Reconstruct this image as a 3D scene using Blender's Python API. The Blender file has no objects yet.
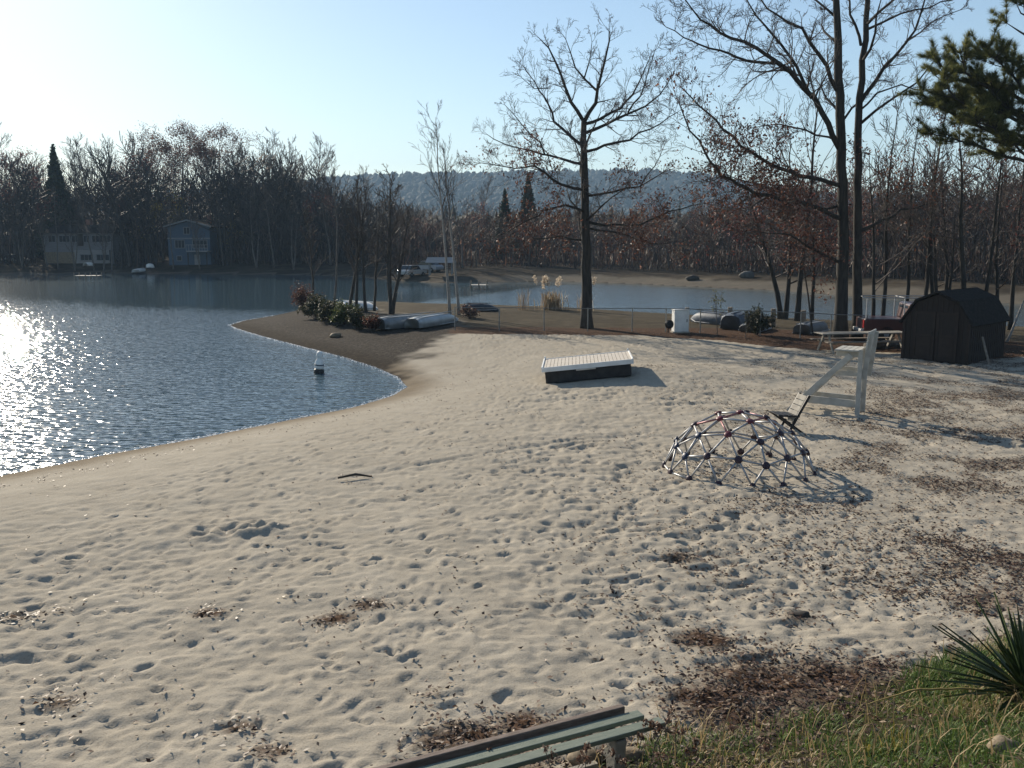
import bpy, math, random
import numpy as np
from mathutils import Vector, Matrix

SC = bpy.context.scene
COL = SC.collection
R = math.radians
RNG = np.random.default_rng(7)
random.seed(7)

# ------------------------------------------------------------------ camera model
F, PITCH, CAMZ = 900.0, math.atan((384 - 242) / 900.0), 4.9
CP, SP = math.cos(PITCH), math.sin(PITCH)

def ray(px, py):
    a, b = (px - 512) / F, (384 - py) / F
    return (a, CP + b * SP, -SP + b * CP)

def P(px, py, z=0.0):                      # where a sight line meets a level
    d = ray(px, py)
    t = (z - CAMZ) / d[2]
    return (d[0] * t, d[1] * t)

def W(px, py, Y):                          # where a sight line meets the upright plane y = Y
    d = ray(px, py)
    t = Y / d[1]
    return Vector((d[0] * t, Y, CAMZ + d[2] * t))

# ------------------------------------------------------------------ noise
_T = np.random.default_rng(3).random((256, 256))
def vnoise(x, y, s=0):
    x = np.asarray(x, float) + 37.3 * s + 1000; y = np.asarray(y, float) + 91.7 * s + 1000
    xi, yi = np.floor(x).astype(int), np.floor(y).astype(int)
    fx, fy = x - xi, y - yi
    fx = fx * fx * (3 - 2 * fx); fy = fy * fy * (3 - 2 * fy)
    g = lambda a, b: _T[a & 255, b & 255]
    return (g(xi, yi) * (1 - fx) + g(xi + 1, yi) * fx) * (1 - fy) + (g(xi, yi + 1) * (1 - fx) + g(xi + 1, yi + 1) * fx) * fy - 0.5

def sstep(a, b, x):
    t = np.clip((x - a) / (b - a), 0, 1)
    return t * t * (3 - 2 * t)

# ------------------------------------------------------------------ terrain
near_px = [(-520, 640), (-200, 516), (0, 476), (100, 456), (200, 438), (300, 418), (355, 407), (392, 396), (407, 387), (398, 377),
           (375, 367), (340, 356), (300, 346), (262, 336), (237, 328.5), (230, 325), (245, 320.5), (275, 315.5), (297, 310.5),
           (300, 304.5), (330, 303), (400, 303.5), (470, 305), (560, 308), (700, 316), (800, 320), (900, 324), (1100, 330), (1500, 338)]
NEAR = np.array([P(*p) for p in near_px] + [(900, 40), (900, -60), (-40, -60)])
far_px = [(-900, 276), (-300, 275), (0, 274), (100, 273), (200, 274), (300, 275), (360, 277), (395, 281), (440, 283), (490, 282.5),
          (560, 281.5), (640, 284), (700, 287), (780, 290.5), (850, 296), (1024, 304), (1300, 314), (1700, 322)]
FAR = np.array([(-2600, 120)] + [P(*p) for p in far_px] + [(2600, 60), (2600, 2700), (-2600, 2700)])

def poly_sd(poly, x, y, n_close=None):
    x = np.asarray(x, float); y = np.asarray(y, float)
    best = np.full(x.shape, 1e18); ins = np.zeros(x.shape, bool)
    n = len(poly)
    for i in range(n):
        ax, ay = poly[i]; bx, by = poly[(i + 1) % n]
        dx, dy = bx - ax, by - ay
        t = np.clip(((x - ax) * dx + (y - ay) * dy) / (dx * dx + dy * dy), 0, 1)
        best = np.minimum(best, (x - ax - t * dx) ** 2 + (y - ay - t * dy) ** 2)
        c = (ay > y) != (by > y)
        ins ^= c & (x < dx * (y - ay) / (dy if dy else 1e-9) + ax)
    d = np.sqrt(best)
    return np.where(ins, d, -d)

BA, BB = np.array((0.6, 6.9)), np.array((5.4, 9.45))
_bd = (BB - BA) / np.linalg.norm(BB - BA)
BN = np.array((_bd[1], -_bd[0]))           # towards the bank the photographer stands on
def bank_t(x, y):
    return (x - BA[0]) * BN[0] + (y - BA[1]) * BN[1] + 0.5 * vnoise(x * .7, y * .7, 4)

def height(x, y, sdn=None, sdf=None):
    x = np.asarray(x, float); y = np.asarray(y, float)
    if sdn is None: sdn = poly_sd(NEAR, x, y)
    if sdf is None: sdf = poly_sd(FAR, x, y)
    p = np.maximum(sdn, 0)
    hn = 0.5 * (1 - np.exp(-p / 3.5)) + 0.08 * (1 - np.exp(-p / 14))
    q = np.maximum(sdf, 0)
    hf = 1.1 * (1 - np.exp(-q / 5)) + 0.018 * np.minimum(q, 260) + np.minimum(1, q / 30) * 0.8 * vnoise(x * .03, y * .03, 9)
    sea = -np.minimum(1.4, 0.16 * np.minimum(np.abs(sdn), np.abs(sdf)))
    h = np.where(sdn > 0, hn, np.where(sdf > 0, hf, sea))
    t = np.maximum(bank_t(x, y), 0)
    bank = np.where(y < 30, 0.2 * t + 0.07 * t * t, 0)
    bank = np.minimum(bank, 3.2)
    m = np.where(sdn > 0, 1, 0)
    h = h + m * (bank + 0.28 * np.exp(-((x - 4.6) ** 2 + (y - 29.5) ** 2) / 5.0)
                 + np.minimum(1, p / 3) * 0.12 * vnoise(x * .22, y * .22, 1))
    return h

def gz(x, y): return float(height(np.array([x]), np.array([y]))[0])
def G(px, py):                              # ground point under a sight line
    z = 0.5
    for _ in range(12):
        x, y = P(px, py, z)
        z = 0.5 * z + 0.5 * gz(x, y)
    return Vector((x, y, gz(x, y)))

# ------------------------------------------------------------------ materials
def mat(name, col, rough=0.8, col2=None, scale=4.0, bump=0.0, bscale=None, stretch=None, metal=0.0, spec=0.3, ramp=(0.35, 0.65), detail=6):
    m = bpy.data.materials.new(name); m.use_nodes = True
    nt = m.node_tree; b = nt.nodes['Principled BSDF']
    b.inputs['Roughness'].default_value = rough; b.inputs['Metallic'].default_value = metal
    b.inputs['Specular IOR Level'].default_value = spec
    b.inputs['Base Color'].default_value = (*col, 1)
    tc = nt.nodes.new('ShaderNodeTexCoord'); mp = nt.nodes.new('ShaderNodeMapping')
    nt.links.new(tc.outputs['Object'], mp.inputs['Vector'])
    if stretch: mp.inputs['Scale'].default_value = stretch
    if col2:
        n = nt.nodes.new('ShaderNodeTexNoise'); n.inputs['Scale'].default_value = scale; n.inputs['Detail'].default_value = detail
        cr = nt.nodes.new('ShaderNodeValToRGB')
        cr.color_ramp.elements[0].position = ramp[0]; cr.color_ramp.elements[1].position = ramp[1]
        cr.color_ramp.elements[0].color = (*col, 1); cr.color_ramp.elements[1].color = (*col2, 1)
        nt.links.new(mp.outputs[0], n.inputs['Vector']); nt.links.new(n.outputs['Fac'], cr.inputs[0])
        nt.links.new(cr.outputs[0], b.inputs['Base Color'])
    if bump:
        n2 = nt.nodes.new('ShaderNodeTexNoise'); n2.inputs['Scale'].default_value = bscale or scale * 3; n2.inputs['Detail'].default_value = 5
        bp = nt.nodes.new('ShaderNodeBump'); bp.inputs['Strength'].default_value = bump; bp.inputs['Distance'].default_value = 0.02
        nt.links.new(mp.outputs[0], n2.inputs['Vector']); nt.links.new(n2.outputs['Fac'], bp.inputs['Height'])
        nt.links.new(bp.outputs[0], b.inputs['Normal'])
    return m

def leafmat(name, stops, trans=0.35, rough=0.6):
    """foliage: colour varies leaf by leaf through the 'rnd' attribute"""
    m = bpy.data.materials.new(name); m.use_nodes = True
    nt = m.node_tree; nt.nodes.clear()
    out = nt.nodes.new('ShaderNodeOutputMaterial'); at = nt.nodes.new('ShaderNodeAttribute'); at.attribute_name = 'rnd'
    cr = nt.nodes.new('ShaderNodeValToRGB'); el = cr.color_ramp.elements
    while len(el) < len(stops): el.new(0.5)
    for e, (p, c) in zip(el, stops): e.position = p; e.color = (*c, 1)
    nt.links.new(at.outputs['Fac'], cr.inputs[0])
    d = nt.nodes.new('ShaderNodeBsdfPrincipled'); d.inputs['Roughness'].default_value = rough; d.inputs['Specular IOR Level'].default_value = 0.3
    t = nt.nodes.new('ShaderNodeBsdfTranslucent'); mx = nt.nodes.new('ShaderNodeMixShader'); mx.inputs[0].default_value = trans
    nt.links.new(cr.outputs[0], d.inputs['Base Color']); nt.links.new(cr.outputs[0], t.inputs['Color'])
    nt.links.new(d.outputs[0], mx.inputs[1]); nt.links.new(t.outputs[0], mx.inputs[2]); nt.links.new(mx.outputs[0], out.inputs[0])
    return m

M = {}
M['bark'] = mat('oak bark', (.022, .02, .018), .9, (.05, .044, .038), 3, .8, 14, (3, 3, .6))
M['bark_grey'] = mat('grey bark', (.07, .062, .055), .9, (.15, .135, .12), 5, .5, 14, (2, 2, .5))
M['bark_dark'] = mat('alder bark', (.035, .03, .027), .9, (.075, .065, .055), 5, .5, 14, (2, 2, .5))
M['birch'] = mat('birch bark', (.27, .25, .23), .8, (.10, .09, .08), 6, .2, 12, (1, 1, 2.2), ramp=(.55, .72))
M['twig'] = mat('twig bark', (.06, .05, .044), .9, (.11, .09, .08), 2)
M['twig_far'] = mat('far twig bark', (.05, .043, .04), .9, (.095, .078, .07), .6)
M['white_paint'] = mat('weathered white paint', (.44, .43, .39), .7, (.30, .29, .26), 5, .15, 30, ramp=(.4, .75))
M['white_clean'] = mat('white paint', (.75, .75, .73), .5, (.62, .62, .6), 3)
M['deck'] = mat('sun-greyed deck boards', (.55, .50, .43), .8, (.40, .36, .31), 6, .2, 40, (1, 5, 1))
M['black'] = mat('black plastic', (.012, .012, .014), .5, (.03, .03, .03), 6)
M['dark_wood'] = mat('dark wet wood', (.03, .026, .022), .8, (.05, .043, .036), 8, .2)
M['steel'] = mat('galvanised tube', (.42, .42, .42), .5, (.30, .30, .305), 8, metal=.35, spec=.5)
M['alu'] = mat('dull aluminium', (.27, .29, .30), .5, (.20, .21, .22), 3, .1, 12, metal=.5)
M['hub_blue'] = mat('blue plastic', (.022, .034, .065), .45, (.015, .03, .07), 6)
M['hub_red'] = mat('red plastic', (.12, .03, .04), .45, (.12, .02, .03), 6)
M['hub_dark'] = mat('dark plum plastic', (.035, .02, .03), .45, (.05, .03, .04), 6)
M['tube_red'] = mat('faded red tube', (.30, .13, .14), .45, (.22, .1, .1), 6, metal=.3)
M['shed'] = mat('brown shed siding', (.026, .02, .017), .85, (.036, .027, .022), 4, .3, 10, (6, 6, .6))
M['shed_trim'] = mat('dark brown trim', (.03, .02, .016), .8, (.04, .028, .022), 6)
M['shingle'] = mat('dark roof shingles', (.022, .02, .019), .95, (.036, .032, .03), 9, .5, 22, spec=.04)
M['green_slat'] = mat('faded green slats', (.14, .17, .135), .6, (.19, .215, .17), 9, .2, 40, (1, 6, 6))
M['brown_rail'] = mat('worn brown rail', (.13, .10, .08), .8, (.21, .165, .14), 10, .2, 40, (1, 5, 5))
M['concrete'] = mat('bench concrete', (.36, .34, .30), .9, (.26, .24, .21), 9, .4, 50)
M['stone'] = mat('field stone', (.24, .19, .13), .9, (.14, .115, .085), 6, .7, 16)
M['glass'] = mat('dark window glass', (.02, .025, .03), .08, spec=.5)
M['dim_glass'] = mat('dim old window glass', (.02, .024, .03), .35, (.03, .035, .042), 2, spec=.1)
M['rubber'] = mat('tyre rubber', (.015, .015, .015), .8)
M['truck_red'] = mat('dark red car paint', (.06, .013, .012), .4, (.05, .013, .012), 3, spec=.5)
M['truck_red'].node_tree.nodes['Principled BSDF'].inputs['Coat Weight'].default_value = .4
M['blue_siding'] = mat('blue grey siding', (.07, .105, .15), .8, (.06, .09, .13), .8, stretch=(1, 1, 8))
M['pale_siding'] = mat('pale siding', (.19, .19, .20), .8, (.15, .15, .16), .8, stretch=(1, 1, 8))
M['grey_siding'] = mat('grey siding', (.26, .26, .26), .8, (.21, .21, .21), .8, stretch=(1, 1, 8))
M['car_white'] = mat('white car paint', (.34, .34, .34), .3, spec=.5)
M['car_grey'] = mat('grey car paint', (.25, .26, .28), .3, spec=.5)
M['tarp'] = mat('blue grey tarpaulin', (.06, .08, .11), .6, (.09, .11, .14), 3, .4, 6)
M['tarp_dark'] = mat('dark boat cover', (.03, .04, .05), .6, (.05, .06, .07), 3, .4, 6)
M['tarp_grey'] = mat('grey boat cover', (.18, .20, .22), .6, (.14, .155, .17), 3, .4, 6)
M['post'] = mat('weathered post wood', (.16, .13, .10), .9, (.24, .20, .16), 9, .3, 20)
M['table_wood'] = mat('grey weathered planks', (.30, .28, .24), .8, (.22, .20, .17), 6, .2, 30)
M['trim_grey'] = mat('grey white trim', (.21, .22, .23), .7, (.17, .18, .19), 3)
M['boulder'] = mat('grey boulder', (.12, .115, .105), .9, (.08, .075, .07), 2, .6, 6)
M['fence'] = mat('fence wire', (.20, .20, .19), .5, (.28, .28, .27), 8, metal=.6)
M['chimney'] = mat('red brick chimney', (.22, .11, .08), .9, (.3, .16, .12), 6)
M['light_red'] = mat('red lamp plastic', (.35, .02, .02), .3)
BROWN = [(0, (.022, .013, .010)), (.45, (.07, .037, .024)), (.8, (.15, .088, .056)), (1, (.40, .31, .22))]
M['leaf_litter'] = leafmat('dead oak leaves', BROWN, .22, .55)
M['leaf_bronze'] = leafmat('clinging bronze leaves', [(0, (.045, .02, .015)), (.6, (.10, .042, .028)), (1, (.20, .10, .065))], .4)
M['leaf_red'] = leafmat('clinging red brown leaves', [(0, (.06, .02, .016)), (.6, (.14, .04, .03)), (1, (.24, .10, .08))], .4)
M['leaf_yellow'] = leafmat('yellowing leaves', [(0, (.09, .09, .02)), (.6, (.20, .17, .04)), (1, (.32, .26, .07))], .45)
M['leaf_bush'] = leafmat('evergreen bush leaves', [(0, (.03, .045, .015)), (.6, (.08, .10, .03)), (1, (.17, .18, .06))], .3)
M['leaf_bush_dark'] = leafmat('dark bush leaves', [(0, (.025, .03, .015)), (.6, (.05, .055, .025)), (1, (.09, .08, .04))], .3)
M['needles'] = leafmat('pine needles', [(0, (.045, .06, .018)), (.6, (.11, .125, .04)), (1, (.28, .26, .10))], .55)
M['spruce'] = leafmat('spruce needles', [(0, (.018, .03, .018)), (1, (.05, .07, .04))], .2)
M['grass'] = leafmat('bank grass', [(0, (.04, .07, .014)), (.5, (.10, .165, .035)), (.76, (.19, .23, .065)), (.86, (.30, .21, .09)), (1, (.45, .36, .22))], .35)
M['straw'] = leafmat('dry straw', [(0, (.16, .11, .07)), (.6, (.3, .22, .13)), (1, (.5, .42, .30))], .35)
M['plume'] = leafmat('pale plume', [(0, (.45, .36, .26)), (1, (.75, .66, .54))], .45)
M['seed'] = leafmat('dry seed head', [(0, (.09, .05, .035)), (.7, (.22, .13, .09)), (1, (.45, .36, .26))], .3)
M['yucca'] = leafmat('yucca blades', [(0, (.018, .035, .014)), (.7, (.04, .065, .025)), (1, (.10, .12, .04))], .12, .45)
M['thicket'] = leafmat('thicket twigs', [(0, (.032, .022, .018)), (.55, (.07, .045, .034)), (.85, (.12, .066, .045)), (1, (.20, .095, .06))], .1)
M['thicket_grey'] = leafmat('grey thicket twigs', [(0, (.018, .016, .016)), (.6, (.038, .033, .031)), (.9, (.065, .055, .05)), (1, (.10, .07, .055))], .1)
M['hill_wood'] = leafmat('hill wood', [(0, (.014, .028, .022)), (.5, (.024, .034, .028)), (1, (.04, .04, .034))], .1, .9)

# ------------------------------------------------------------------ mesh helpers
def link(name, me, m, parent=None, smooth=False):
    o = bpy.data.objects.new(name, me); COL.objects.link(o)
    if m is not None: me.materials.append(m)
    if parent is not None: o.parent = parent
    if smooth: me.polygons.foreach_set('use_smooth', np.ones(len(me.polygons), bool))
    return o

def raw_mesh(name, V, faces, rnd=None):
    """faces: list of int arrays (n,k)"""
    V = np.asarray(V, np.float32).reshape(-1, 3)
    me = bpy.data.meshes.new(name)
    me.vertices.add(len(V)); me.vertices.foreach_set('co', V.ravel())
    idx, st, off = [], [], 0
    for f in faces:
        f = np.asarray(f, np.int32)
        if not len(f): continue
        n, k = f.shape
        idx.append(f.ravel()); st.append(np.arange(n, dtype=np.int32) * k + off); off += n * k
    idx = np.concatenate(idx); st = np.concatenate(st)
    me.loops.add(len(idx)); me.loops.foreach_set('vertex_index', idx)
    me.polygons.add(len(st)); me.polygons.foreach_set('loop_start', st)
    me.update(calc_edges=True)
    if rnd is not None:
        a = me.attributes.new('rnd', 'FLOAT', 'POINT'); a.data.foreach_set('value', np.asarray(rnd, np.float32))
    return me

class MB:
    def __init__(s): s.v = []; s.f = []
    def add(s, vs, fs):
        b = len(s.v); s.v += [tuple(v) for v in vs]; s.f += [tuple(i + b for i in f) for f in fs]; return s
    def box(s, c, size, rot=None):
        x, y, z = [q / 2 for q in size]
        vs = [Vector((sx * x, sy * y, sz * z)) for sz in (-1, 1) for sy in (-1, 1) for sx in (-1, 1)]
        if rot is not None: vs = [rot @ v for v in vs]
        c = Vector(c)
        return s.add([v + c for v in vs], [(0, 2, 3, 1), (4, 5, 7, 6), (0, 1, 5, 4), (1, 3, 7, 5), (3, 2, 6, 7), (2, 0, 4, 6)])
    def beam(s, a, b, w, h, side=None):     # a board between two points: w across, h deep
        a, b = Vector(a), Vector(b); d = (b - a).normalized()
        sd = Vector(side) if side is not None else d.cross(Vector((0, 0, 1)))
        if sd.length < 1e-4: sd = Vector((1, 0, 0))
        sd = (sd - d * sd.dot(d)).normalized(); u = sd.cross(d)
        vs = [p + sd * (i * w / 2) + u * (j * h / 2) for p in (a, b) for j in (-1, 1) for i in (-1, 1)]
        return s.add(vs, [(0, 1, 3, 2), (4, 6, 7, 5), (0, 4, 5, 1), (1, 5, 7, 3), (3, 7, 6, 2), (2, 6, 4, 0)])
    def tube(s, pts, rs, n=8, cap=True):
        pts = [Vector(p) for p in pts]
        if not hasattr(rs, '__len__'): rs = [rs] * len(pts)
        vs, fs = [], []
        u = None
        for i, p in enumerate(pts):
            d = (pts[min(i + 1, len(pts) - 1)] - pts[max(i - 1, 0)]).normalized()
            if u is None: u = d.orthogonal().normalized()
            u = (u - d * u.dot(d)).normalized(); w = d.cross(u)
            for k in range(n):
                a = 2 * math.pi * k / n
                vs.append(p + (u * math.cos(a) + w * math.sin(a)) * rs[i])
        for i in range(len(pts) - 1):
            for k in range(n):
                fs.append((i * n + k, i * n + (k + 1) % n, (i + 1) * n + (k + 1) % n, (i + 1) * n + k))
        if cap: fs += [tuple(range(n))[::-1], tuple((len(pts) - 1) * n + k for k in range(n))]
        return s.add(vs, fs)
    def lathe(s, prof, n=20, c=(0, 0, 0)):  # prof: (radius, z)
        vs = [(c[0] + r * math.cos(2 * math.pi * k / n), c[1] + r * math.sin(2 * math.pi * k / n), c[2] + z) for r, z in prof for k in range(n)]
        fs = [(i * n + k, i * n + (k + 1) % n, (i + 1) * n + (k + 1) % n, (i + 1) * n + k) for i in range(len(prof) - 1) for k in range(n)]
        fs += [tuple(range(n))[::-1], tuple((len(prof) - 1) * n + k for k in range(n))]
        return s.add(vs, fs)
    def prism(s, poly, y0, y1):             # poly in x,z, extruded along y
        n = len(poly)
        vs = [(x, y0, z) for x, z in poly] + [(x, y1, z) for x, z in poly]
        return s.add(vs, [tuple(range(n)), tuple(range(n, 2 * n))[::-1]] + [(i, i + n, (i + 1) % n + n, (i + 1) % n) for i in range(n)])
    def build(s, name, m, parent=None, bevel=0, smooth=False):
        me = bpy.data.meshes.new(name); me.from_pydata(s.v, [], s.f); me.update()
        o = link(name, me, m, parent, smooth)
        if bevel:
            b = o.modifiers.new('bevel', 'BEVEL'); b.width = bevel; b.segments = 2; b.limit_method = 'ANGLE'
        return o

def thing(name, label, cat, loc=(0, 0, 0), rz=0, group=None):
    o = bpy.data.objects.new(name, None); COL.objects.link(o); o.empty_display_size = .1
    o.location = loc; o.rotation_euler = (0, 0, rz); o['label'] = label; o['category'] = cat
    if group: o['group'] = group
    return o
def tag(o, label, cat, group=None):
    o['label'] = label; o['category'] = cat
    if group: o['group'] = group
    return o
KIDS = {}
def copy_tree(o, parent=None):
    c = o.copy(); COL.objects.link(c)
    if parent is not None: c.parent = parent
    for ch in [q for q in o.children]: copy_tree(ch, c)
    return c

# ------------------------------------------------------------------ ground sheet
def axis(parts):
    out = [parts[0][0]]
    for a, b, s0, s1 in parts:
        x = a
        while x < b - 1e-6:
            t = (x - a) / (b - a); x = x + s0 + (s1 - s0) * t; out.append(min(x, b))
    return np.array(sorted(set(np.round(out, 4))))
xr = axis([(0, 7, .04, .05), (7, 20, .06, .12), (20, 60, .25, 2.0), (60, 300, 3, 14), (300, 2700, 30, 300)])
XS = np.concatenate([-xr[::-1][:-1], xr])
YS = axis([(-60, 0, 8, 1), (0, 5.5, .5, .06), (5.5, 14, .035, .06), (14, 30, .065, .13), (30, 52, .14, .3), (52, 180, .6, 2.5), (180, 420, 3, 20), (420, 2700, 30, 300)])
GX, GY = np.meshgrid(XS, YS)
SDN = poly_sd(NEAR, GX, GY); SDF = poly_sd(FAR, GX, GY)
GZ = height(GX, GY, SDN, SDF)
# masks in world space -------------------------------------------------
def world_poly(px, z=.5): return np.array([P(*p, z) for p in px])
near_land = SDN > 0
wob = 1.2 * vnoise(GX * .5, GY * .5, 11) + .5 * vnoise(GX * 2, GY * 2, 12)
dirt_poly = world_poly([(215, 325), (250, 340), (320, 357), (372, 369), (400, 366), (420, 352), (432, 342), (470, 333), (500, 331), (440, 318), (300, 300), (200, 315)])
dirt = sstep(-.5, .5, poly_sd(dirt_poly, GX, GY) + wob * 1.4)
strip_poly = world_poly([(400, 333), (450, 332.5), (560, 332.5), (680, 334), (760, 338), (900, 346), (1200, 358), (1700, 345), (1500, 300), (400, 290), (280, 290)])
strip = sstep(-.3, .3, poly_sd(strip_poly, GX, GY) + wob * .35)
mulch_line = world_poly([(440, 334), (450, 326), (560, 327), (700, 329), (790, 331), (900, 335), (1100, 348), (1100, 358), (980, 362), (900, 356), (810, 352), (700, 341), (640, 336), (560, 334)])
mulch = sstep(-.3, .3, poly_sd(mulch_line, GX, GY) + wob * .6)
bt = bank_t(GX, GY)
bankm = np.where((GY < 30) & near_land, sstep(-.15, .35, bt + .3 * wob), 0)
wet = np.where(near_land, 1 - sstep(.15, 1.6, SDN + .35 * wob), 1.0)
sandy = np.clip((1 - dirt) * (1 - strip) * (1 - bankm), 0, 1) * near_land * (GY < 60)
# relief of trodden sand
LU = [(235, 527, .8)]
rough = sandy * sstep(1.0, 5.0, SDN)
relief = .05 * vnoise(GX * .9, GY * .9, 21) + .03 * vnoise(GX * 2.3, GY * 2.9, 22) + .030 * vnoise(GX * 5, GY * 6.5, 23) + .020 * vnoise(GX * 11, GY * 14, 24)
wx_ = GX + .35 * vnoise(GX * 1.3, GY * 1.3, 61); wy_ = GY + .25 * vnoise(GX * 1.3, GY * 1.3, 62)
p1 = .8 * vnoise(wx_ * 1.9, wy_ * 2.7, 63) + .7 * vnoise(wx_ * 4.1, wy_ * 5.5, 64) + .5 * vnoise(wx_ * 8.5, wy_ * 11, 65)
p2 = vnoise(wx_ * 5, wy_ * 7, 66) + .7 * vnoise(wx_ * 10.5, wy_ * 14, 67)
patch = sstep(-.15, .25, vnoise(GX * .22, GY * .3, 25))
PIT = -(.06 * sstep(.10, .5, p1) * (.45 + .75 * patch) + .06 * sstep(.12, .5, p2) * (.35 + .8 * patch))
amp = .45 + .75 * (vnoise(GX * .25, GY * .25, 25) + .5) * sstep(1, 9, SDN)
PIT *= .75
DEN = PIT.copy()
prints = []
rw = random.Random(14)
for _ in range(95):                          # people's tracks: left and right prints along wandering walks
    y = 7 + 28 * rw.random() ** 1.2; x = rw.uniform(-1, 1) * (3 + y * .5); a = rw.uniform(0, 6.283)
    for k in range(rw.randint(6, 30)):
        a += rw.gauss(0, .12); x += .62 * math.cos(a); y += .62 * math.sin(a); sd = .13 * (-1) ** k
        prints.append((x - sd * math.sin(a) + rw.gauss(0, .03), y + sd * math.cos(a) + rw.gauss(0, .03), a + rw.gauss(0, .15), rw.uniform(.10, .14), rw.uniform(.045, .06), rw.uniform(.015, .036)))
for _ in range(10000):
    y = 6.2 + 34 * rw.random() ** 1.25; x = rw.uniform(-1, 1) * (4 + y * .62); L = rw.uniform(.03, .085); w = L * rw.uniform(.4, .85)
    prints.append((x, y, rw.gauss(0, .7), L, w, rw.uniform(.25, .5) * w))
for x, y, a, L, w, dp in prints:
    rr = L * 2.4
    i0, i1 = np.searchsorted(XS, (x - rr, x + rr)); j0, j1 = np.searchsorted(YS, (y - rr, y + rr))
    if i1 - i0 < 2 or j1 - j0 < 2: continue
    dx, dy = GX[j0:j1, i0:i1] - x, GY[j0:j1, i0:i1] - y
    u = (dx * math.cos(a) + dy * math.sin(a)) / L; v = (-dx * math.sin(a) + dy * math.cos(a)) / w
    r2 = u * u + v * v + .5 * u * v * rw.uniform(-1, 1)
    DEN[j0:j1, i0:i1] += dp * (-np.exp(-r2 * r2 * .8) + .36 * np.exp(-(np.sqrt(np.maximum(r2, 0)) - 1.45) ** 2 * 4) * (1 + .8 * np.sin(np.arctan2(v, u) * 2 + x)))
for px, py, rad in LU:                      # a heap of dug sand
    cx, cy = P(px, py, .5)
    d2 = ((GX - cx) / 1.0) ** 2 + ((GY - cy) / .55) ** 2
    m = np.exp(-d2 * 1.6)
    DEN += m * (.05 + .32 * vnoise(GX * 4.6, GY * 5.2, 27) + .16 * vnoise(GX * 9, GY * 9, 28))
# a dragged line in the sand parallel to the water
tl = np.array([P(330, 478, .5), P(455, 458, .5), P(560, 440, .5), P(640, 432, .5)])
dl = np.full(GX.shape, 9.0)
for k in range(3):
    a, b = tl[k], tl[k + 1]; e = b - a
    t = np.clip(((GX - a[0]) * e[0] + (GY - a[1]) * e[1]) / e.dot(e), 0, 1)
    dl = np.minimum(dl, np.hypot(GX - a[0] - t * e[0], GY - a[1] - t * e[1]))
DEN -= .04 * np.exp(-(dl / .07) ** 2)
GZ = GZ + rough * (relief * amp + np.clip(DEN * .85, -.12, .25) * (.75 + .25 * sstep(1.5, 8, SDN))) + (1 - rough) * near_land * np.where(GY < 60, .012 * vnoise(GX * 4, GY * 4, 24), 0)
litter = np.zeros_like(GX)
PILES = [(715, 700, .55, 1.0), (770, 680, .75, 1.0), (830, 672, .5, 1.0), (740, 715, .55, .9), (870, 662, .4, .8), (705, 636, .35, 1), (208, 610, .22, 1), (335, 618, .25, 1), (370, 605, .25, .9), (800, 612, .3, .7),
         (680, 556, .3, .8), (655, 372, .55, .9), (770, 655, .4, .6), (470, 735, .35, 1), (520, 722, .3, 1), (590, 735, .4, 1), (500, 765, .6, .8), (440, 742, .25, .9), (60, 695, .25, .8), (270, 750, .2, .8), (240, 725, .2, .8),
         (40, 605, .25, .5), (12, 607, .2, .8), (430, 697, .2, .6), (860, 575, .7, .7), (930, 590, .7, .6), (900, 540, 1.0, .7), (830, 520, .8, .6), (960, 560, .9, .7), (780, 548, .6, .5), (1000, 600, .8, .7),
         (980, 500, 1.2, .7), (880, 480, 1.0, .5), (930, 450, 1.1, .55), (990, 430, 1.2, .8), (900, 415, 1.2, .75), (955, 412, 1.3, .7), (1005, 395, 1.3, .8), (850, 440, .8, .4), (780, 425, .7, .5), (820, 490, .6, .5), (760, 480, .4, .3), (350, 478, .2, .5), (615, 590, .3, .3), (560, 600, .25, .3)]
PILE_W = [(*P(px, py, .55), r * (1.25 if py < 600 and r > .5 else 1), a * (.6 if py < 600 and r > .5 else 1)) for px, py, r, a in PILES]
for cx, cy, r, a in PILE_W:
    litter = np.maximum(litter, .9 * a * np.exp(-(((GX - cx) / (r * 1.25)) ** 2 + ((GY - cy) / r) ** 2)))
lr_ = np.clip((GX / np.maximum(GY, 1) - .12) * 3, 0, 1) * (GY > 9.5) * (GY < 37) * sandy
litter = np.maximum(litter, lr_ * np.clip(.16 + 2.2 * vnoise(GX * .75, GY * .75, 60) + 1.5 * vnoise(GX * 2.6, GY * 2.6, 68), 0, .5))
litter = litter * near_land

nx, ny = len(XS), len(YS)
V = np.stack([GX, GY, GZ], -1).reshape(-1, 3)
ii, jj = np.meshgrid(np.arange(nx - 1), np.arange(ny - 1))
Q = np.stack([jj * nx + ii, jj * nx + ii + 1, (jj + 1) * nx + ii + 1, (jj + 1) * nx + ii], -1).reshape(-1, 4)
sf = (sandy > .45).ravel()
fm = sf[Q].sum(1) >= 2

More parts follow.
